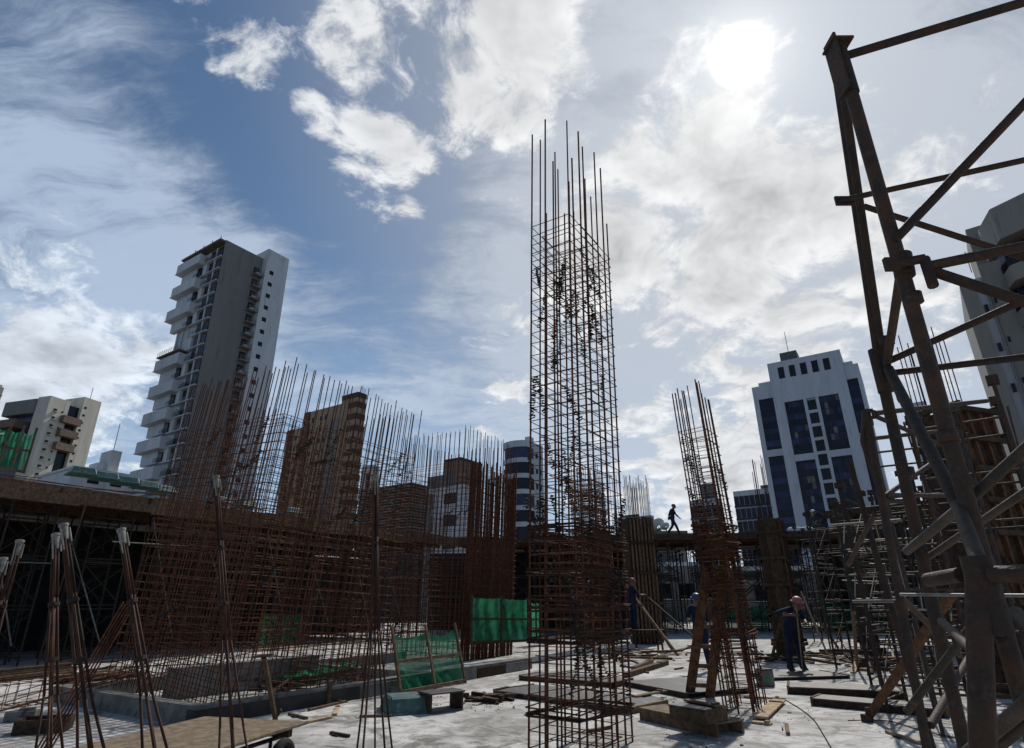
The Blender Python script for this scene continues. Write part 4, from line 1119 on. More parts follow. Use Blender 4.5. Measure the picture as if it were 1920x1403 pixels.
for i, ((gx, gy), (tx, ty, tY), w, lab, m) in enumerate(raks):
    a = gnd(gx, gy); t = at(tx, ty, tY); raking('leaning_timber', lab, tuple(a), tuple(t), .03, m, 'timber', 'leaning timbers', (w * .5, w))
a = gnd(1608, 1255); t = at(1598, 1140, 14.6)
raking('upright_board', 'wide bare board standing at the foot of the tall prop', tuple(a), tuple(t), .03, WOOD, 'board', None, (.05, .24))
raking('tall_prop', 'tall dark prop rising from the wide bare board', tuple(at(1601, 1145, 14.55)), tuple(at(1568, 955, 15.5)), .055, TUBED, 'prop')
a = gnd(1628, 1345); t = at(1785, 1112, 7.0)
raking('raking_batten', 'reddish batten raking from the slab to the slim scaffold tower', tuple(a), tuple(t), .03, WOODR, 'timber', None, (.06, .10))
mbk = thing('batten_foot', 'small block nailed at the foot of the reddish batten', 'block', gnd(1627, 1354), .3); bevbox(mbk, 'block', (0, 0, .05), (.12, .12, .10), WOODD); bevbox(mbk, 'wedge', (.02, -.02, .145), (.06, .06, .09), WOODD)
o = thing('t_head_prop', 'pale timber prop with a nailed cross head standing by the kerb', 'prop', gnd(517, 1352), 0)
a = gnd(517, 1352); t = at(495, 1232, 9.3); beam(o, 'shaft', (0, 0, 0), t - a, .055, .055, WOODD); beam(o, 'cross_head', t - a - V((.16, .04, .0)), t - a + V((.12, .02, .03)), .05, .035, WOOD); beam(o, 'foot_cleat', (-.04, 0, .0), (.08, -.05, .16), .02, .05, WOOD)
# bare props and posts in the dark under the long deck
for i in range(10):
    s = 1 + i * 2.7; p0 = E0 + AX * (s + rnd.uniform(-.6, .6)) - BX * rnd.uniform(-.5, .1)
    raking('steel_prop', ORD[i] + ' adjustable steel prop under the long deck edge from the netted corner', tuple(p0), tuple(p0 + V((rnd.uniform(-.1, .5), rnd.uniform(-.1, .3), DZ - .45))), .03, TUBE, 'prop', 'steel props under the long deck edge')
for i in range(7):
    p0 = BE0 + RZ(BANG) @ V((1 + i * 3.6, .3, 0)); raking('steel_prop', ORD[i] + ' thin steel prop under the back deck edge, counted from the long deck', tuple(p0), tuple(p0 + V((0, 0, DZ - .4))), .035, TUBED, 'prop', 'steel props under the back deck edge')

# ------------------------------------------------------------------ starter bundles with plastic caps, in front
def capped_bundle(label, top, bot, Y, n=4, spread=.16, cap=True, seed=1):
    q = random.Random(seed)
    t = at(*top, Y); b0 = at(*bot, Y); d = b0 - t; f = t + d * (t.z / (t.z - b0.z))
    o = thing('capped_bar_bundle', label, 'rebar bundle', f, 0, 'capped rebar bundles')
    t = t - f
    for k in range(n):
        a = 6.283 * k / n + .5; c = V((math.cos(a), math.sin(a), 0)) * spread
        pts = [c, t * .30 + c * .50, t * .52 + c * .20, t * .8 + c * .10, t * .985 + c * .08]
        for p_, q_ in zip(pts, pts[1:]): pass
        mb = MB(); mb.path(pts, .0085, 6); link('bar', mb.mesh('bar', RUSTD, True), o)
    ax = t.normalized()
    mb = MB()
    for u in (.62, .78): mb.rod(t * u - ax * .012, t * u + ax * .012, .034, 8)
    link('wire_wrap', mb.mesh('wrap', WIRE), o)
    if cap:
        mb = MB(); mb.lathe([(.020, .02), (.022, .03), (.024, .11), (.029, .114), (.029, .13), (.022, .133)], 14)
        cp = link('cap', mb.mesh('cap', PVC, False), o); cp.matrix_basis = M.Translation(t - ax * .13) @ ax.to_track_quat('Z', 'Y').to_matrix().to_4x4()
        mb = MB(); mb.rod((.028, 0, .11), (.030, .006, -.05), .005, 5); mb.rod((-.016, .024, .10), (-.012, .028, .0), .006, 5)
        dr = link('grout_drip', mb.mesh('drip', PVC), o); dr.matrix_basis = cp.matrix_basis.copy(); sub(cp, dr)
capped_bundle('capped rebar bundle standing right before the plywood trolley', (405, 893), (437, 1403), 5.0, seed=1)
capped_bundle('capped rebar bundle leaning beside the low kerb', (227, 992), (290, 1403), 4.2, 4, .17, seed=2)
capped_bundle('taller of the two capped rebar bundles that cross at the top', (119, 983), (170, 1403), 4.0, 4, .18, seed=3)
capped_bundle('shorter of the two capped rebar bundles that cross at the top', (105, 1001), (92, 1403), 4.3, 4, .18, seed=4)
capped_bundle('capped rebar bundle leaning out at the dark edge', (38, 1013), (-50, 1320), 4.6, 3, .2, seed=5)
capped_bundle('lowest capped rebar bundle cut off by the edge', (7, 1046), (-60, 1330), 4.8, 3, .2, seed=6)
capped_bundle('tall rebar bundle spreading at its foot near the upturned tub', (704, 893), (702, 1403), 5.5, 5, .22, seed=7)

# loose steel on the floor at the near corner
def floor_steel():
    G = [((-60, 1345), (330, 1232)), ((-60, 1335), (350, 1222)), ((30, 1322), (390, 1250)), ((-40, 1372), (260, 1308)), ((140, 1330), (470, 1262)), ((-60, 1395), (240, 1330)), ((200, 1300), (520, 1240))]
    o = thing('long_rebar', 'long loose rebar lying fanned out by the near corner of the kerb', 'rebar', gnd(-60, 1345), 0); b0 = gnd(-60, 1345)
    for k, (p_, q_) in enumerate(G):
        a, c = gnd(*p_), gnd(*q_); tube(o, 'bar', a - b0 + V((0, 0, .05 + .05 * k)), c - b0 + V((0, 0, .22 + .07 * k)), .011, RUST, 6)
    a = gnd(70, 1403); o = thing('leaning_rebar', 'sheaf of rebar propped up towards the capped bundles', 'rebar', a, 0)
    for k in range(5):
        t = at(232 + k * 3, 1128 + k * 5, 9.0); s = gnd(60 + k * 9, 1420 - k * 4); tube(o, 'bar', s - a, t - a, .011, RUST, 6)
    a, c = gnd(-90, 1352), gnd(225, 1302); d = (c - a); L = d.length; an = math.atan2(d.y, d.x)
    o = thing('floor_cage', 'flat beam cage lying on the slab by the near corner', 'rebar cage', a, an)
    for y in (0, .55):
        for z in (.05, .42): tube(o, 'bar', (0, y, z), (L, y, z), .010, RUST, 6)
    mb = MB(); mb.path([(0, 0, .04), (0, .55, .04), (0, .55, .43), (0, 0, .43), (0, 0, .04)], .007, 5); me = mb.mesh('stirrup', RUST)
    n = int(L / .2)
    for i in range(n): link('stirrup', me, o, M.Translation((.1 + i * .2, 0, 0)) @ M.Rotation(rnd.uniform(-.08, .08), 4, 'Z'))
    for k, (x, y) in enumerate(((80, 1372), (38, 1352))):
        p = gnd(x, y); q = thing('mortar_trough', 'black mortar trough on the slab under the capped bundles' if k == 0 else 'grey block beside the black mortar trough', 'trough' if k == 0 else 'block', p, .35)
        if k == 0:
            for (cx, cy, sx, sy) in ((0, -.2, .62, .03), (0, .2, .62, .03), (-.3, 0, .03, .37), (.3, 0, .03, .37)): bevbox(q, 'side', (cx, cy, .09), (sx, sy, .18), WOODD)
            bevbox(q, 'floor', (0, 0, .015), (.57, .37, .02), WOODD)
        else:
            bevbox(q, 'block', (0, 0, .07), (.4, .2, .14), KERB); bevbox(q, 'chip', (.05, .02, .16), (.2, .12, .04), KERB)
floor_steel()

# ------------------------------------------------------------------ trolley with plywood top
def trolley():
    p0, p1, p2 = gnd(196, 1398, .44), gnd(385, 1343, .44), gnd(562, 1352, .44)
    an = math.atan2((p2 - p1).y, (p2 - p1).x); L = (p2 - p1).length + .1; Dp = 1.9
    o = thing('plywood_trolley', 'hand trolley with a worn plywood top and rubber wheels', 'trolley', (p1.x, p1.y, 0), an)
    bevbox(o, 'top', (L / 2, -Dp / 2, .425), (L, Dp, .03), PLY, bev=.004)
    for y in (-.25, -Dp + .25): bevbox(o, 'cross_beam', (L / 2, y, .37), (L * .96, .07, .08), WOODD)
    for x in (.18, L - .2): tube(o, 'chassis_rail', (x, -.1, .315), (x, -Dp + .1, .315), .022, TUBED, 8)
    for x in (.12, L - .14): tube(o, 'strut', (x, -.42, .17), (x, -.42, .33), .018, TUBED, 8)
    tube(o, 'axle', (-.02, -.42, .175), (L + .06, -.42, .175), .016, TUBED, 8)
    for x in (.02, L + .02):
        mb = MB(); n = 20; prof = [(.10, -.03), (.125, -.045), (.16, -.045), (.178, -.02), (.178, .02), (.16, .045), (.125, .045), (.10, .03)]
        mb.lathe(prof + [prof[0]], n, False); w = link('wheel', mb.mesh('tyre', RUBBER, True), o, M.Translation((x, -.42, .178)) @ M.Rotation(R(90), 4, 'Y'))
        mb = MB(); mb.lathe([(.101, -.015), (.05, -.02), (.03, -.045), (.03, .045), (.05, .02), (.101, .015)], n, True); link('rim', mb.mesh('rim', TUBED, True), w)
trolley()

# ------------------------------------------------------------------ small things on the slab
p = gnd(757, 1334); waffle_tub('upturned teal plastic tub on the slab before the green net frame', (p.x, p.y, 0), R(22), 'plastic tubs on the slab', .72, .25)
def open_box():
    a, c = gnd(806, 1340), gnd(869, 1332); an = math.atan2((c - a).y, (c - a).x); L = (c - a).length
    o = thing('open_timber_box', 'open dark timber box frame on the slab beside the tub', 'box', a, an)
    bevbox(o, 'top_board', (L / 2, .2, .285), (L + .05, .42, .03), PLYD); bevbox(o, 'bottom_board', (L / 2, .2, .015), (L, .4, .03), PLYD)
    for x in (.02, L - .02): bevbox(o, 'end_board', (x, .2, .15), (.035, .4, .238), WOODD)
open_box()
a, c = gnd(752, 1304), gnd(873, 1281)
d = (c - a).normalized(); bk = V((-d.y, d.x, 0))
net_screen('net_frame', 'leaning green net frame of two sagging panels by the kerb', a, c, 1.12, lean=bk * .32, frame=WOOD, sag=.10, posts=2, rise=.10, seg=14)
def tarp():
    o = thing('green_tarp', 'crumpled green net sheet lying inside the kerb', 'tarp', gnd(600, 1262, .15), AZR)
    vs = []; fs = []; n = 16
    for j in range(n + 1):
        for i in range(n + 1): vs.append((-1.3 + 2.6 * i / n, -.7 + 1.4 * j / n, .08 + rnd.uniform(-.04, .05) + .05 * math.sin(i * 1.1) * math.cos(j * .8)))
    for j in range(n):
        for i in range(n): a = j * (n + 1) + i; fs.append((a, a + 1, a + n + 2, a + n + 1))
    link('sheet', mesh_of('sheet', vs, fs, NET, True), o)
    for y in (-.5, .4): beam(o, 'batten', (-1.3, y, .02), (1.3, y + .1, .02), .05, .05, WOOD)
tarp()
def ply_panel(label, a, c, w, h, m=PLYD, rib=WOODD, name='formwork_panel', top=None, ribs=4, ends=True, skew=0.0):
    """a plywood face on timber ribs lying on the slab: near edge from a to c"""
    a, c = gnd(*a), gnd(*c); d = c - a; L = d.length; an = math.atan2(d.y, d.x)
    o = thing(name, label, 'formwork panel', a, an)
    bevbox(o, 'face_sheet', (L / 2, w / 2, h - .012), (L, w, .022), m, bev=.003)
    bevbox(o, 'edge_rib', (L / 2, .03, (h - .024) / 2), (L - .02, .05, h - .025), rib); bevbox(o, 'edge_rib', (L / 2, w - .03, (h - .024) / 2), (L - .02, .05, h - .025), rib)
    for k in range(ribs): x = L * (k + .5) / ribs; bevbox(o, 'rib', (x, w / 2, (h - .026) / 2), (.05, w - .12, h - .03), rib)
    if ends:
        for x in (.026, L - .026): bevbox(o, 'end_cleat', (x - (.05 if x < .1 else -.05), w / 2, h / 2 + .004), (.045, w * .98, h + .02), WOOD)
    return o
ply_panel('large dark shuttering panel lying behind the foot of the tall column', (926, 1303), (1175, 1340), 1.15, .085)
ply_panel('dark shuttering panel next to the raised kerb behind the tall column', (975, 1276), (1150, 1290), .9, .10, PLYD, WOODR, ribs=3)
ply_panel('smooth dark shuttering panel at the foot of the ladder', (1170, 1287), (1290, 1311), 1.5, .10, ends=False)
ply_panel('dark panel strip lying on the slab behind the tall column', (1175, 1323), (1245, 1318), .5, .07, ends=False, ribs=2)
ply_panel('dark shuttering panel the worker stands before', (1452, 1277), (1592, 1273), 1.1, .07)
ply_panel('long dark shuttering panel with a pale end cleat', (1482, 1302), (1695, 1312), .85, .13)
ply_panel('long narrow shuttering panel nearest the scaffold', (1526, 1324), (1770, 1347), .55, .12)
ply_panel('long box-sided shutter lying before the slanting column', (1198, 1350), (1345, 1384), .55, .17, PLY, WOOD, ends=False, ribs=3)
def small_box():
    a, c = gnd(1256, 1348, .17), gnd(1325, 1360, .17); d = c - a; an = math.atan2(d.y, d.x)
    o = thing('small_shutter_box', 'small plywood shutter box stacked on the long box-sided shutter', 'box', a, an); L = d.length
    bevbox(o, 'lid', (L / 2, .24, .165), (L + .02, .5, .02), PLYD); bevbox(o, 'front', (L / 2, .012, .077), (L, .022, .152), WOOD); bevbox(o, 'back', (L / 2, .468, .077), (L, .022, .152), WOOD)
    for x in (.012, L - .012): bevbox(o, 'end', (x, .24, .077), (.022, .43, .152), WOOD)
    o2 = thing('loose_board', 'loose board lying aslant on the small shutter box', 'board', a + V((0, 0, .178)), an - .2); bevbox(o2, 'board', (.32, .36, .02), (.75, .10, .025), WOOD); bevbox(o2, 'batten', (.52, .36, .045), (.05, .12, .025), WOOD)
small_box()
def plank(label, a, c, w, h, m, z=0.0, group=None, name='plank'):
    a, c = gnd(*a), gnd(*c); d = c - a; o = thing(name, label, 'plank', a + V((0, 0, z)), math.atan2(d.y, d.x), group); L = d.length
    sub(bevbox(o, 'board', (L / 2, 0, h / 2), (L, w, h), m), bevbox(o, 'cleat', (L * .8, 0, h + .012), (.06, w * .98, .022), m))
    return o
plank('pale plank lying at the foot of the slanting column', (1425, 1352), (1462, 1318), .22, .03, WOODL, .03)
plank('cross plank under the pale plank', (1410, 1356), (1447, 1360), .12, .03, WOODL)
plank('thin pale plank behind the slanting column', (1395, 1308), (1474, 1312), .10, .03, WOODL)
plank('weathered beam lying behind the tall column', (1172, 1272), (1250, 1247), .14, .12, WOOD)
plank('short weathered beam behind the tall column', (1188, 1258), (1222, 1243), .13, .10, WOOD)
plank('board end sticking up beside the dark panel strip', (1190, 1318), (1248, 1306), .12, .03, WOOD, .08)
plank('pale batten lying by the kerb', (578, 1334), (650, 1317), .05, .04, WOOD); plank('tiny pale offcut by the kerb', (627, 1342), (634, 1326), .08, .03, WOODL)
plank('long beam lying at the foot of the shoring forest', (1540, 1228), (1660, 1226), .2, .16, WOODR); plank('plank pile base behind the upright board', (1615, 1258), (1690, 1254), .3, .05, WOOD)
plank('dark sleeper lying behind the worker', (1450, 1232), (1540, 1231), .25, .12, WOODD); plank('board lying inside the kerb', (470, 1280), (690, 1240), .2, .05, WOODD, .02); plank('long board laid across the kerb top', (455, 1245), (680, 1222), .22, .04, WOODL, .34); plank('scaffold plank laid on the raised kerb', (850, 1232), (1045, 1218), .3, .05, WOOD, .34)
o = thing('site_bucket', 'square stained tin standing beside the slanting column', 'tin', gnd(1437, 1287), .2)
mb = MB(); mb.box((0, 0, .16), (.28, .24, .32)); link('can', mb.mesh('can', KERB, False, .02), o); bevbox(o, 'rim', (0, 0, .325), (.30, .26, .015), TUBED); bevbox(o, 'green_patch', (-.02, -.122, .15), (.12, .006, .12), mat('green_label', (.05, .20, .10), (.04, .15, .08), .7, 9))
offs = [(1130, 1225), (1245, 1225), (1236, 1232), (1205, 1235), (1260, 1238), (1180, 1228), (1290, 1240), (1215, 1262), (1380, 1235), (1425, 1262), (1500, 1300), (1590, 1250), (1655, 1245), (1705, 1252), (1745, 1262), (905, 1312), (880, 1316), (925, 1320), (894, 1308), (560, 1345), (600, 1352), (700, 1345), (640, 1380), (1120, 1370), (1480, 1370), (1690, 1385), (1360, 1250), (1160, 1240), (1270, 1255)]
for k, (x, y) in enumerate(sorted(offs)):
    p = gnd(x + rnd.uniform(-6, 6), y); o = thing('timber_offcut', ORD[k] + ' small timber offcut on the slab, counting across from the trolley', 'offcut', p, rnd.uniform(0, 3.1), 'timber offcuts on the slab'); l = rnd.uniform(.15, .6)
    bevbox(o, 'stick', (0, 0, .02), (round(l, 1) + .1, .05, .035), rnd.choice((WOOD, WOODD, WOODL))); bevbox(o, 'splinter', (.03, .06, .012), (.14, .02, .02), WOODD)
def rubble():
    mb = MB()
    heaps = [(rnd.uniform(-6, 10), rnd.uniform(8.5, 26), rnd.uniform(.15, .8)) for _ in range(26)] + [(9, 17, 1.0), (11, 12.5, .9), (-1.6, 12.2, .5), (5.5, 22, 1.0), (8, 20, .8), (-7, 11, .9), (-.4, 11.6, .4)]
    for k in range(2600):
        c = rnd.choice(heaps); x, y = rnd.gauss(c[0], c[2]), rnd.gauss(c[1], c[2])
        s = rnd.uniform(.005, .016) * (2.2 if k % 14 == 0 else 1)
        mb.box((x, y, s * .3), (s * rnd.uniform(.7, 2.4), s, s * rnd.uniform(.4, .9)), M.Rotation(rnd.uniform(0, 3), 3, V((rnd.random(), rnd.random(), 1)).normalized()))
    structure(link('rubble', mb.mesh('rubble', mat('concrete_crumbs', (.34, .32, .29), (.15, .135, .115), .95, 5))), 'stuff')
rubble()
def cable(label, pts, r, m):
    P = [gnd(*p) + V((0, 0, r)) for p in pts]; out = []
    for i in range(len(P) - 1):
        a, c = P[i], P[i + 1]; p0 = P[max(0, i - 1)]; p3 = P[min(len(P) - 1, i + 2)]
        for k in range(6):
            t = k / 6; out.append(.5 * ((2 * a) + (c - p0) * t + (2 * p0 - 5 * a + 4 * c - p3) * t * t + (-p0 + 3 * a - 3 * c + p3) * t ** 3))
    out.append(P[-1]); mb = MB(); mb.path(out, r, 6); return tag(link('power_cable', mb.mesh('cable', m, True)), label, 'cable')
cable('thin black cable snaking over the slab from the pale plank', [(1470, 1312), (1500, 1330), (1525, 1350), (1540, 1372), (1562, 1410)], .008, RUBBER)
cable('faint cable lying across the slab near the batten foot', [(1590, 1352), (1660, 1352), (1720, 1368), (1790, 1385), (1880, 1402)], .006, RUBBER)
cable('loop of dark hose beside the tall column', [(1165, 1243), (1185, 1241), (1200, 1248), (1190, 1254), (1168, 1250)], .022, RUBBER)
cable('thin wire curling from the slanting column', [(1335, 1290), (1350, 1282), (1372, 1280), (1400, 1284)], .006, RUBBER)

def scrap_pile(label, x, y, n, sp, m=None, L=(.4, 1.6)):
    p = gnd(x, y); o = thing('scrap_timber_pile', label, 'timber pile', p, 0)
    for k in range(n):
        a = rnd.uniform(0, math.pi); l = rnd.uniform(*L); c = V((rnd.gauss(0, sp), rnd.gauss(0, sp * .6), .03 + rnd.uniform(0, .22) * (k / n)))
        d = V((math.cos(a), math.sin(a), rnd.uniform(-.06, .16))) * l / 2
        if c.z < abs(d.z) + .02: c.z = abs(d.z) + .02
        beam(o, 'stick', c - d, c + d, rnd.choice((.05, .07, .12)), rnd.choice((.025, .04, .06)), m or rnd.choice((WOOD, WOODD, WOODR, WOODL)))
scrap_pile('loose heap of broken timber at the foot of the boxed column', 1465, 1242, 22, .55)
scrap_pile('tangled timber heap behind the batten under the shoring', 1740, 1262, 30, .8)
scrap_pile('low scatter of sticks on the slab behind the tall column', 1210, 1232, 20, .9)
scrap_pile('dark scrap heap under the long deck beyond the capped bundles', 90, 1262, 24, 1.0, WOODD)
scrap_pile('scrap boards lying inside the kerb', 560, 1290, 18, .6, WOODD)
scrap_pile('splintered sticks beside the open timber box', 915, 1314, 16, .28, WOODD, (.15, .5))
scrap_pile('timber scraps strewn before the back deck', 1350, 1228, 18, .9)
scrap_pile('broken boards at the foot of the shoring forest', 1640, 1240, 24, .9)
def board_stack(label, x, y, n, rz, L=2.4, w=.28):
    p = gnd(x, y); o = thing('board_stack', label, 'board stack', p, rz)
    for k in range(n): sub(bevbox(o, 'board', (rnd.uniform(-.1, .1), rnd.uniform(-.04, .04), .03 + k * .046), (L, w, .04), rnd.choice((WOOD, WOODD)), RZ(rnd.uniform(-.04, .04))), bevbox(o, 'batten', (rnd.uniform(-.6, .6), 0, .053 + k * .046), (.05, w, .006), WOODD))
board_stack('stack of weathered boards under the edge of the long deck', 45, 1274, 6, AZR + .3)
board_stack('smaller stack of boards by the far corner of the kerb', 185, 1278, 4, AZR - .5, 1.9)
board_stack('stack of boards beside the shoring behind the long panels', 1690, 1250, 5, .1)

# ------------------------------------------------------------------ people
SKIN = mat('sunburnt_skin', (.20, .105, .065), (.16, .08, .05), .6, 8, 0, 0, .1)
NAVY = mat('navy_overall', (.014, .020, .046), (.008, .011, .026), .9, 9, 0, .3, .1, 16, (.022, .028, .055))
NAVYD = mat('dark_work_clothes', (.018, .020, .032), (.010, .011, .018), .9, 9, 0, .3, .1)
BOOT = mat('black_work_boot', (.012, .011, .010), (.02, .018, .016), .7, 9)
def person(label, pos, face, J, cloth, helmet, extras=None, sleeves=True, scale=1.0, base=0.0):
    """one continuous skinned body; J gives joints in metres, x forward, y to the body's left, z up"""
    vs, es, rs, tagl = [], [], [], []
    idx = {}
    def add(n, p, r, par=None, t='c'):
        idx[n] = len(vs); vs.append(V(p)); rs.append(r); tagl.append(t)
        if par is not None: es.append((idx[par], idx[n]))
    j = lambda n: V(J[n])
    add('pelvis', j('pelvis'), (.135, .115)); mid = (j('pelvis') + j('chest')) / 2
    add('waist', mid, (.125, .10), 'pelvis'); add('chest', j('chest'), (.15, .115), 'waist')
    nk = j('chest') + (j('head') - j('chest')) * .55; add('neck', nk, (.055, .055), 'chest', 'c')
    hd = j('head'); fw = V(J['look']).normalized()
    add('jaw', hd - V((0, 0, .06)) + fw * .02, (.068, .072), 'neck', 's'); add('skull', hd + V((0, 0, .035)), (.082, .092), 'jaw', 's'); add('crown', hd + V((0, 0, .105)) - fw * .01, (.055, .06), 'skull', 's')
    add('nose', hd - V((0, 0, .005)) + fw * .105, (.014, .014), 'jaw', 's')
    for sd, s in (('l', 1), ('r', -1)):
        add('sh' + sd, j('sh' + sd), (.07, .068), 'chest'); add('el' + sd, j('el' + sd), (.047, .047), 'sh' + sd, 'c'); wr = j('wr' + sd)
        mid = (j('el' + sd) + wr) / 2; add('fo' + sd, mid, (.043, .043), 'el' + sd, 'c' if sleeves else 's'); add('wr' + sd, wr, (.029, .029), 'fo' + sd, 's')
        dr = V(J['hand' + sd]).normalized(); sidev = dr.cross(V((s, 0, 0)));
        if sidev.length < .2: sidev = dr.cross(V((0, 0, 1)))
        sidev.normalize(); curl = dr.cross(sidev).normalized()
        pm = wr + dr * .06; add('pa' + sd, pm, (.034, .02), 'wr' + sd, 's')
        for k in range(4):
            o_ = sidev * (.026 - .0175 * k); l = (.085, .095, .09, .07)[k]
            add(f'f{sd}{k}', pm + dr * .03 + o_, (.0095, .0095), 'pa' + sd, 's'); add(f'g{sd}{k}', pm + dr * (.03 + l * .5) + o_ + curl * .015, (.0088, .0088), f'f{sd}{k}', 's'); add(f'h{sd}{k}', pm + dr * (.03 + l * .75) + o_ + curl * .045, (.0075, .0075), f'g{sd}{k}', 's')
        add('t' + sd, wr + dr * .045 + sidev * .04 + curl * .012, (.011, .011), 'pa' + sd, 's'); add('u' + sd, wr + dr * .085 + sidev * .055 + curl * .03, (.009, .009), 't' + sd, 's')
        add('hi' + sd, j('hi' + sd), (.10, .10), 'pelvis'); add('kn' + sd, j('kn' + sd), (.068, .068), 'hi' + sd); cf = j('kn' + sd).lerp(j('an' + sd), .38); add('ca' + sd, cf, (.066, .066), 'kn' + sd)
        add('an' + sd, j('an' + sd), (.052, .052), 'ca' + sd); add('he' + sd, j('an' + sd) + V((-.03, 0, -.045)), (.045, .042), 'an' + sd, 'b')
        tf = V(J.get('foot' + sd, (1, 0, 0))).normalized(); add('to' + sd, j('an' + sd) + tf * .17 + V((0, 0, -.05)), (.042, .032), 'an' + sd, 'b')
    me = bpy.data.meshes.new('body'); me.from_pydata([tuple(v) for v in vs], es, [])
    tmp = bpy.data.objects.new('tmp_body', me); COL.objects.link(tmp)
    sk = tmp.modifiers.new('skin', 'SKIN'); sk.use_smooth_shade = True
    for i, r in enumerate(rs):
        d = me.skin_vertices[0].data[i]; kk = 1.16 if tagl[i] == 'c' else 1.0; d.radius = (r[0] * kk, r[1] * kk); d.use_root = (i == 0)
    ssf = tmp.modifiers.new('sub', 'SUBSURF'); ssf.levels = 2; ssf.render_levels = 2
    bpy.context.view_layer.update(); dg = bpy.context.evaluated_depsgraph_get()
    bm = bpy.data.meshes.new_from_object(tmp.evaluated_get(dg)); bpy.data.objects.remove(tmp)
    bm.materials.clear()
    for m in (cloth, SKIN, BOOT): bm.materials.append(m)
    seg = [(vs[a], vs[c], tagl[c]) for a, c in es]
    ti = {'c': 0, 's': 1, 'b': 2}
    for f in bm.polygons:
        c = f.center; best = None
        for a, b_, t in seg:
            ab = b_ - a; u = max(0, min(1, (c - a).dot(ab) / max(1e-9, ab.length_squared))); dd = (c - (a + ab * u)).length
            if best is None or dd < best[0]: best = (dd, t)
        f.material_index = ti[best[1]]; f.use_smooth = True
    o = thing('person', label, 'person', (pos[0], pos[1], base), face); o.scale = (scale,) * 3
    link('body', bm, o)
    if helmet:
        mb = MB(); n = 18; prof = [(.150, 0), (.152, .006), (.118, .014), (.115, .05), (.098, .092), (.065, .118), (.02, .130)]
        mb.lathe(prof, n, True); hm = link('helmet', mb.mesh('helmet', helmet, True), o)
        up = V((0, 0, 1)) - fw * fw.z * .5; up.normalize(); hm.matrix_basis = M.Translation(hd + V((0, 0, .055))) @ up.to_track_quat('Z', 'Y').to_matrix().to_4x4()
        mb = MB(); mb.box((0, 0, 0), (.09, .17, .010)); pk = link('helmet_peak', mb.mesh('peak', helmet, False, .003), o); pk.matrix_basis = M.Translation(hd + V((0, 0, .055)) + fw * .145) @ fw.to_track_quat('X', 'Z').to_matrix().to_4x4(); sub(hm, pk)
    return o
STAND = dict(pelvis=(0, 0, .95), chest=(.02, 0, 1.33), head=(.06, 0, 1.62), look=(1, 0, -.15), shl=(.02, .19, 1.40), shr=(.02, -.19, 1.40), ell=(0, .27, 1.12), elr=(0, -.27, 1.12), wrl=(.12, .27, .90), wrr=(.12, -.27, .90),
             handl=(.2, 0, -1), handr=(.2, 0, -1), hil=(0, .095, .90), hir=(0, -.095, .90), knl=(.03, .11, .50), knr=(.03, -.11, .50), anl=(-.02, .12, .09), anr=(-.02, -.12, .09))
def pose(**k): d = dict(STAND); d.update(k); return d
WALK = pose(pelvis=(0, 0, .92), chest=(.05, 0, 1.30), head=(.15, 0, 1.57), look=(1, 0, -.45), ell=(-.10, .26, 1.10), wrl=(.02, .28, .86), elr=(.16, -.25, 1.10), wrr=(.34, -.24, .93), handr=(.7, 0, -.7),
            knl=(.22, .09, .52), anl=(.36, .09, .10), knr=(-.06, -.09, .48), anr=(-.36, -.09, .13), footr=(.8, 0, -.5))
pw = at(1264, 1006, 35.4)
wk = person('worker in dark clothes and cap walking along the back deck against the sky', (pw.x, pw.y), R(4), WALK, NAVYD, mat('dusty_brown_cap', (.14, .07, .05), (.09, .05, .035), .8, 9), scale=1.02, base=DZ + .012)
mb = MB(); mb.box((-.17, .1, .93), (.10, .12, .16)); link('tool_pouch', mb.mesh('pouch', BOOT, False, .02), wk); mb = MB(); mb.lathe([(.150, .985), (.152, 1.03)], 16, False); link('belt', mb.mesh('belt', BOOT), wk)
RAKE = pose(pelvis=(-.05, 0, .93), chest=(.14, 0, 1.26), head=(.33, 0, 1.46), look=(.75, 0, -.85), shl=(.15, .2, 1.33), shr=(.15, -.2, 1.33), ell=(.12, .33, 1.12), wrl=(.38, .12, 1.06), elr=(.03, -.44, 1.26), wrr=(.30, -.22, 1.24), handl=(.6, -.7, -.1), handr=(.6, .7, -.1),
            knl=(.05, .13, .50), knr=(.02, -.15, .50), anl=(.0, .16, .09), anr=(-.06, -.17, .09))
pr = gnd(1496, 1261)
PINK = mat('dusty_pink_helmet', (.34, .13, .14), (.25, .09, .10), .5, 6)
rk = person('worker in navy overalls and pink helmet bent over a long-handled tool', (pr.x, pr.y), R(-68), RAKE, NAVY, PINK, scale=1.07)
def long_tool():
    hand = M.Rotation(R(-68), 3, 'Z') @ (V((.37, -.12, 1.16)) * 1.07) + V((pr.x, pr.y, 0)); foot = gnd(1506, 1266)
    o = thing('long_handled_scraper', 'long pale wooden handle of the scraper held by the pink-helmeted worker', 'scraper', foot, 0)
    t = hand - foot; d = t.normalized(); tube(o, 'handle', d * .03, t + d * .32, .017, WOODL, 8); bevbox(o, 'blade', (0, 0, .04), (.2, .02, .08), TUBED)
long_tool()
BL = pose(look=(.3, .5, -.5), head=(.10, .02, 1.58), knl=(.06, .10, .50), anl=(-.05, .12, .09), knr=(-.02, -.16, .52), anr=(-.14, -.30, .10), ell=(.16, .28, 1.14), wrl=(.36, .16, 1.10), handl=(1, -.3, .1), elr=(.18, -.26, 1.15), wrr=(.36, -.12, 1.14), handr=(1, .3, .1))
pb = gnd(1322, 1258)
person('worker in navy trousers and blue helmet half hidden by the timber ladder', (pb.x, pb.y), R(-125), BL, NAVY, mat('dusty_blue_helmet', (.05, .085, .17), (.035, .06, .12), .45, 6), scale=1.06)
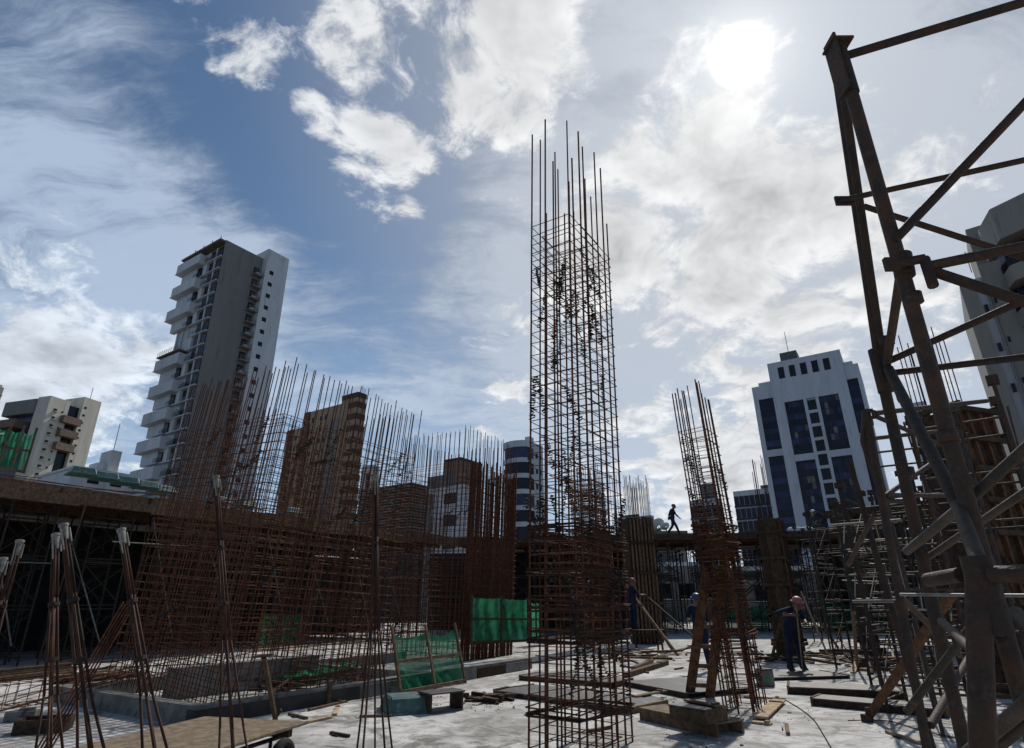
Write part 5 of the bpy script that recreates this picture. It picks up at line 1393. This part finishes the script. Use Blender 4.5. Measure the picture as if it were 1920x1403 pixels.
px_ = at(1183, 1100, 23.5); zb = at(1184, 1178, 23.5).z - .05
pl = thing('work_platform', 'small plank platform on trestle legs under the red-helmeted worker', 'platform', (px_.x, px_.y, 0), 0)
bevbox(pl, 'plank', (0, -.15, zb - .025), (2.2, .26, .045), WOODD); bevbox(pl, 'plank', (0, .15, zb - .025), (2.2, .26, .045), WOODD)
for sx in (-.9, .9):
    for sy in (-.3, .3): beam(pl, 'leg', (sx, sy * 1.3, 0), (sx, sy * .5, zb - .05), .06, .06, WOODD)
    beam(pl, 'brace', (sx, -.35, zb * .4), (sx, .35, zb * .4), .05, .05, WOODD)
RED = pose(look=(1, 0, -.2), ell=(.14, .28, 1.15), wrl=(.36, .18, 1.18), handl=(1, 0, .2), elr=(.14, -.28, 1.15), wrr=(.38, -.16, 1.20), handr=(1, 0, .2))
person('worker in navy with a dull red helmet up against the board-clad column', (px_.x, px_.y), R(20), RED, NAVY, mat('dull_red_helmet', (.22, .075, .06), (.16, .05, .04), .6, 6), scale=1.0, base=zb)
BEND = pose(pelvis=(-.18, 0, .80), chest=(.14, 0, 1.02), head=(.40, 0, 1.10), look=(.6, 0, -.8), shl=(.18, .19, 1.06), shr=(.18, -.19, 1.06), ell=(.28, .25, .78), elr=(.28, -.25, .78), wrl=(.42, .20, .52), wrr=(.42, -.16, .52), handl=(.3, 0, -1), handr=(.3, 0, -1), hil=(-.18, .1, .76), hir=(-.18, -.1, .76), knl=(.08, .14, .44), knr=(.06, -.14, .44), anl=(-.08, .14, .09), anr=(-.10, -.14, .09))
pq = at(1546, 1000, 34.6)
person('worker in navy stooping on the deck before the blue and white tower', (pq.x, pq.y), R(170), BEND, NAVY, mat('white_helmet', (.55, .53, .48), (.4, .38, .33), .5, 6), base=DZ + .012)
for k, (x, y) in enumerate(((1492, 990), (1515, 995))):
    p = at(x, 1002, 34.5); o = thing('cement_bag', 'pale sack slumped on the back deck beside the stooping worker' if k else 'white plastic bundle on the back deck by the stooping worker', 'sack', (p.x, p.y, DZ + .012), .4 * k)
    mb = MB(); mb.lathe([(.12, 0), (.33, .03), (.36, .14), (.25, .26), (.06, .30)], 12); link('sack', mb.mesh('sack', WHITE, True), o, M.Diagonal((1.3, .8, 1, 1))); bevbox(o, 'tie', (0, 0, .31), (.08, .06, .06), WHITE)
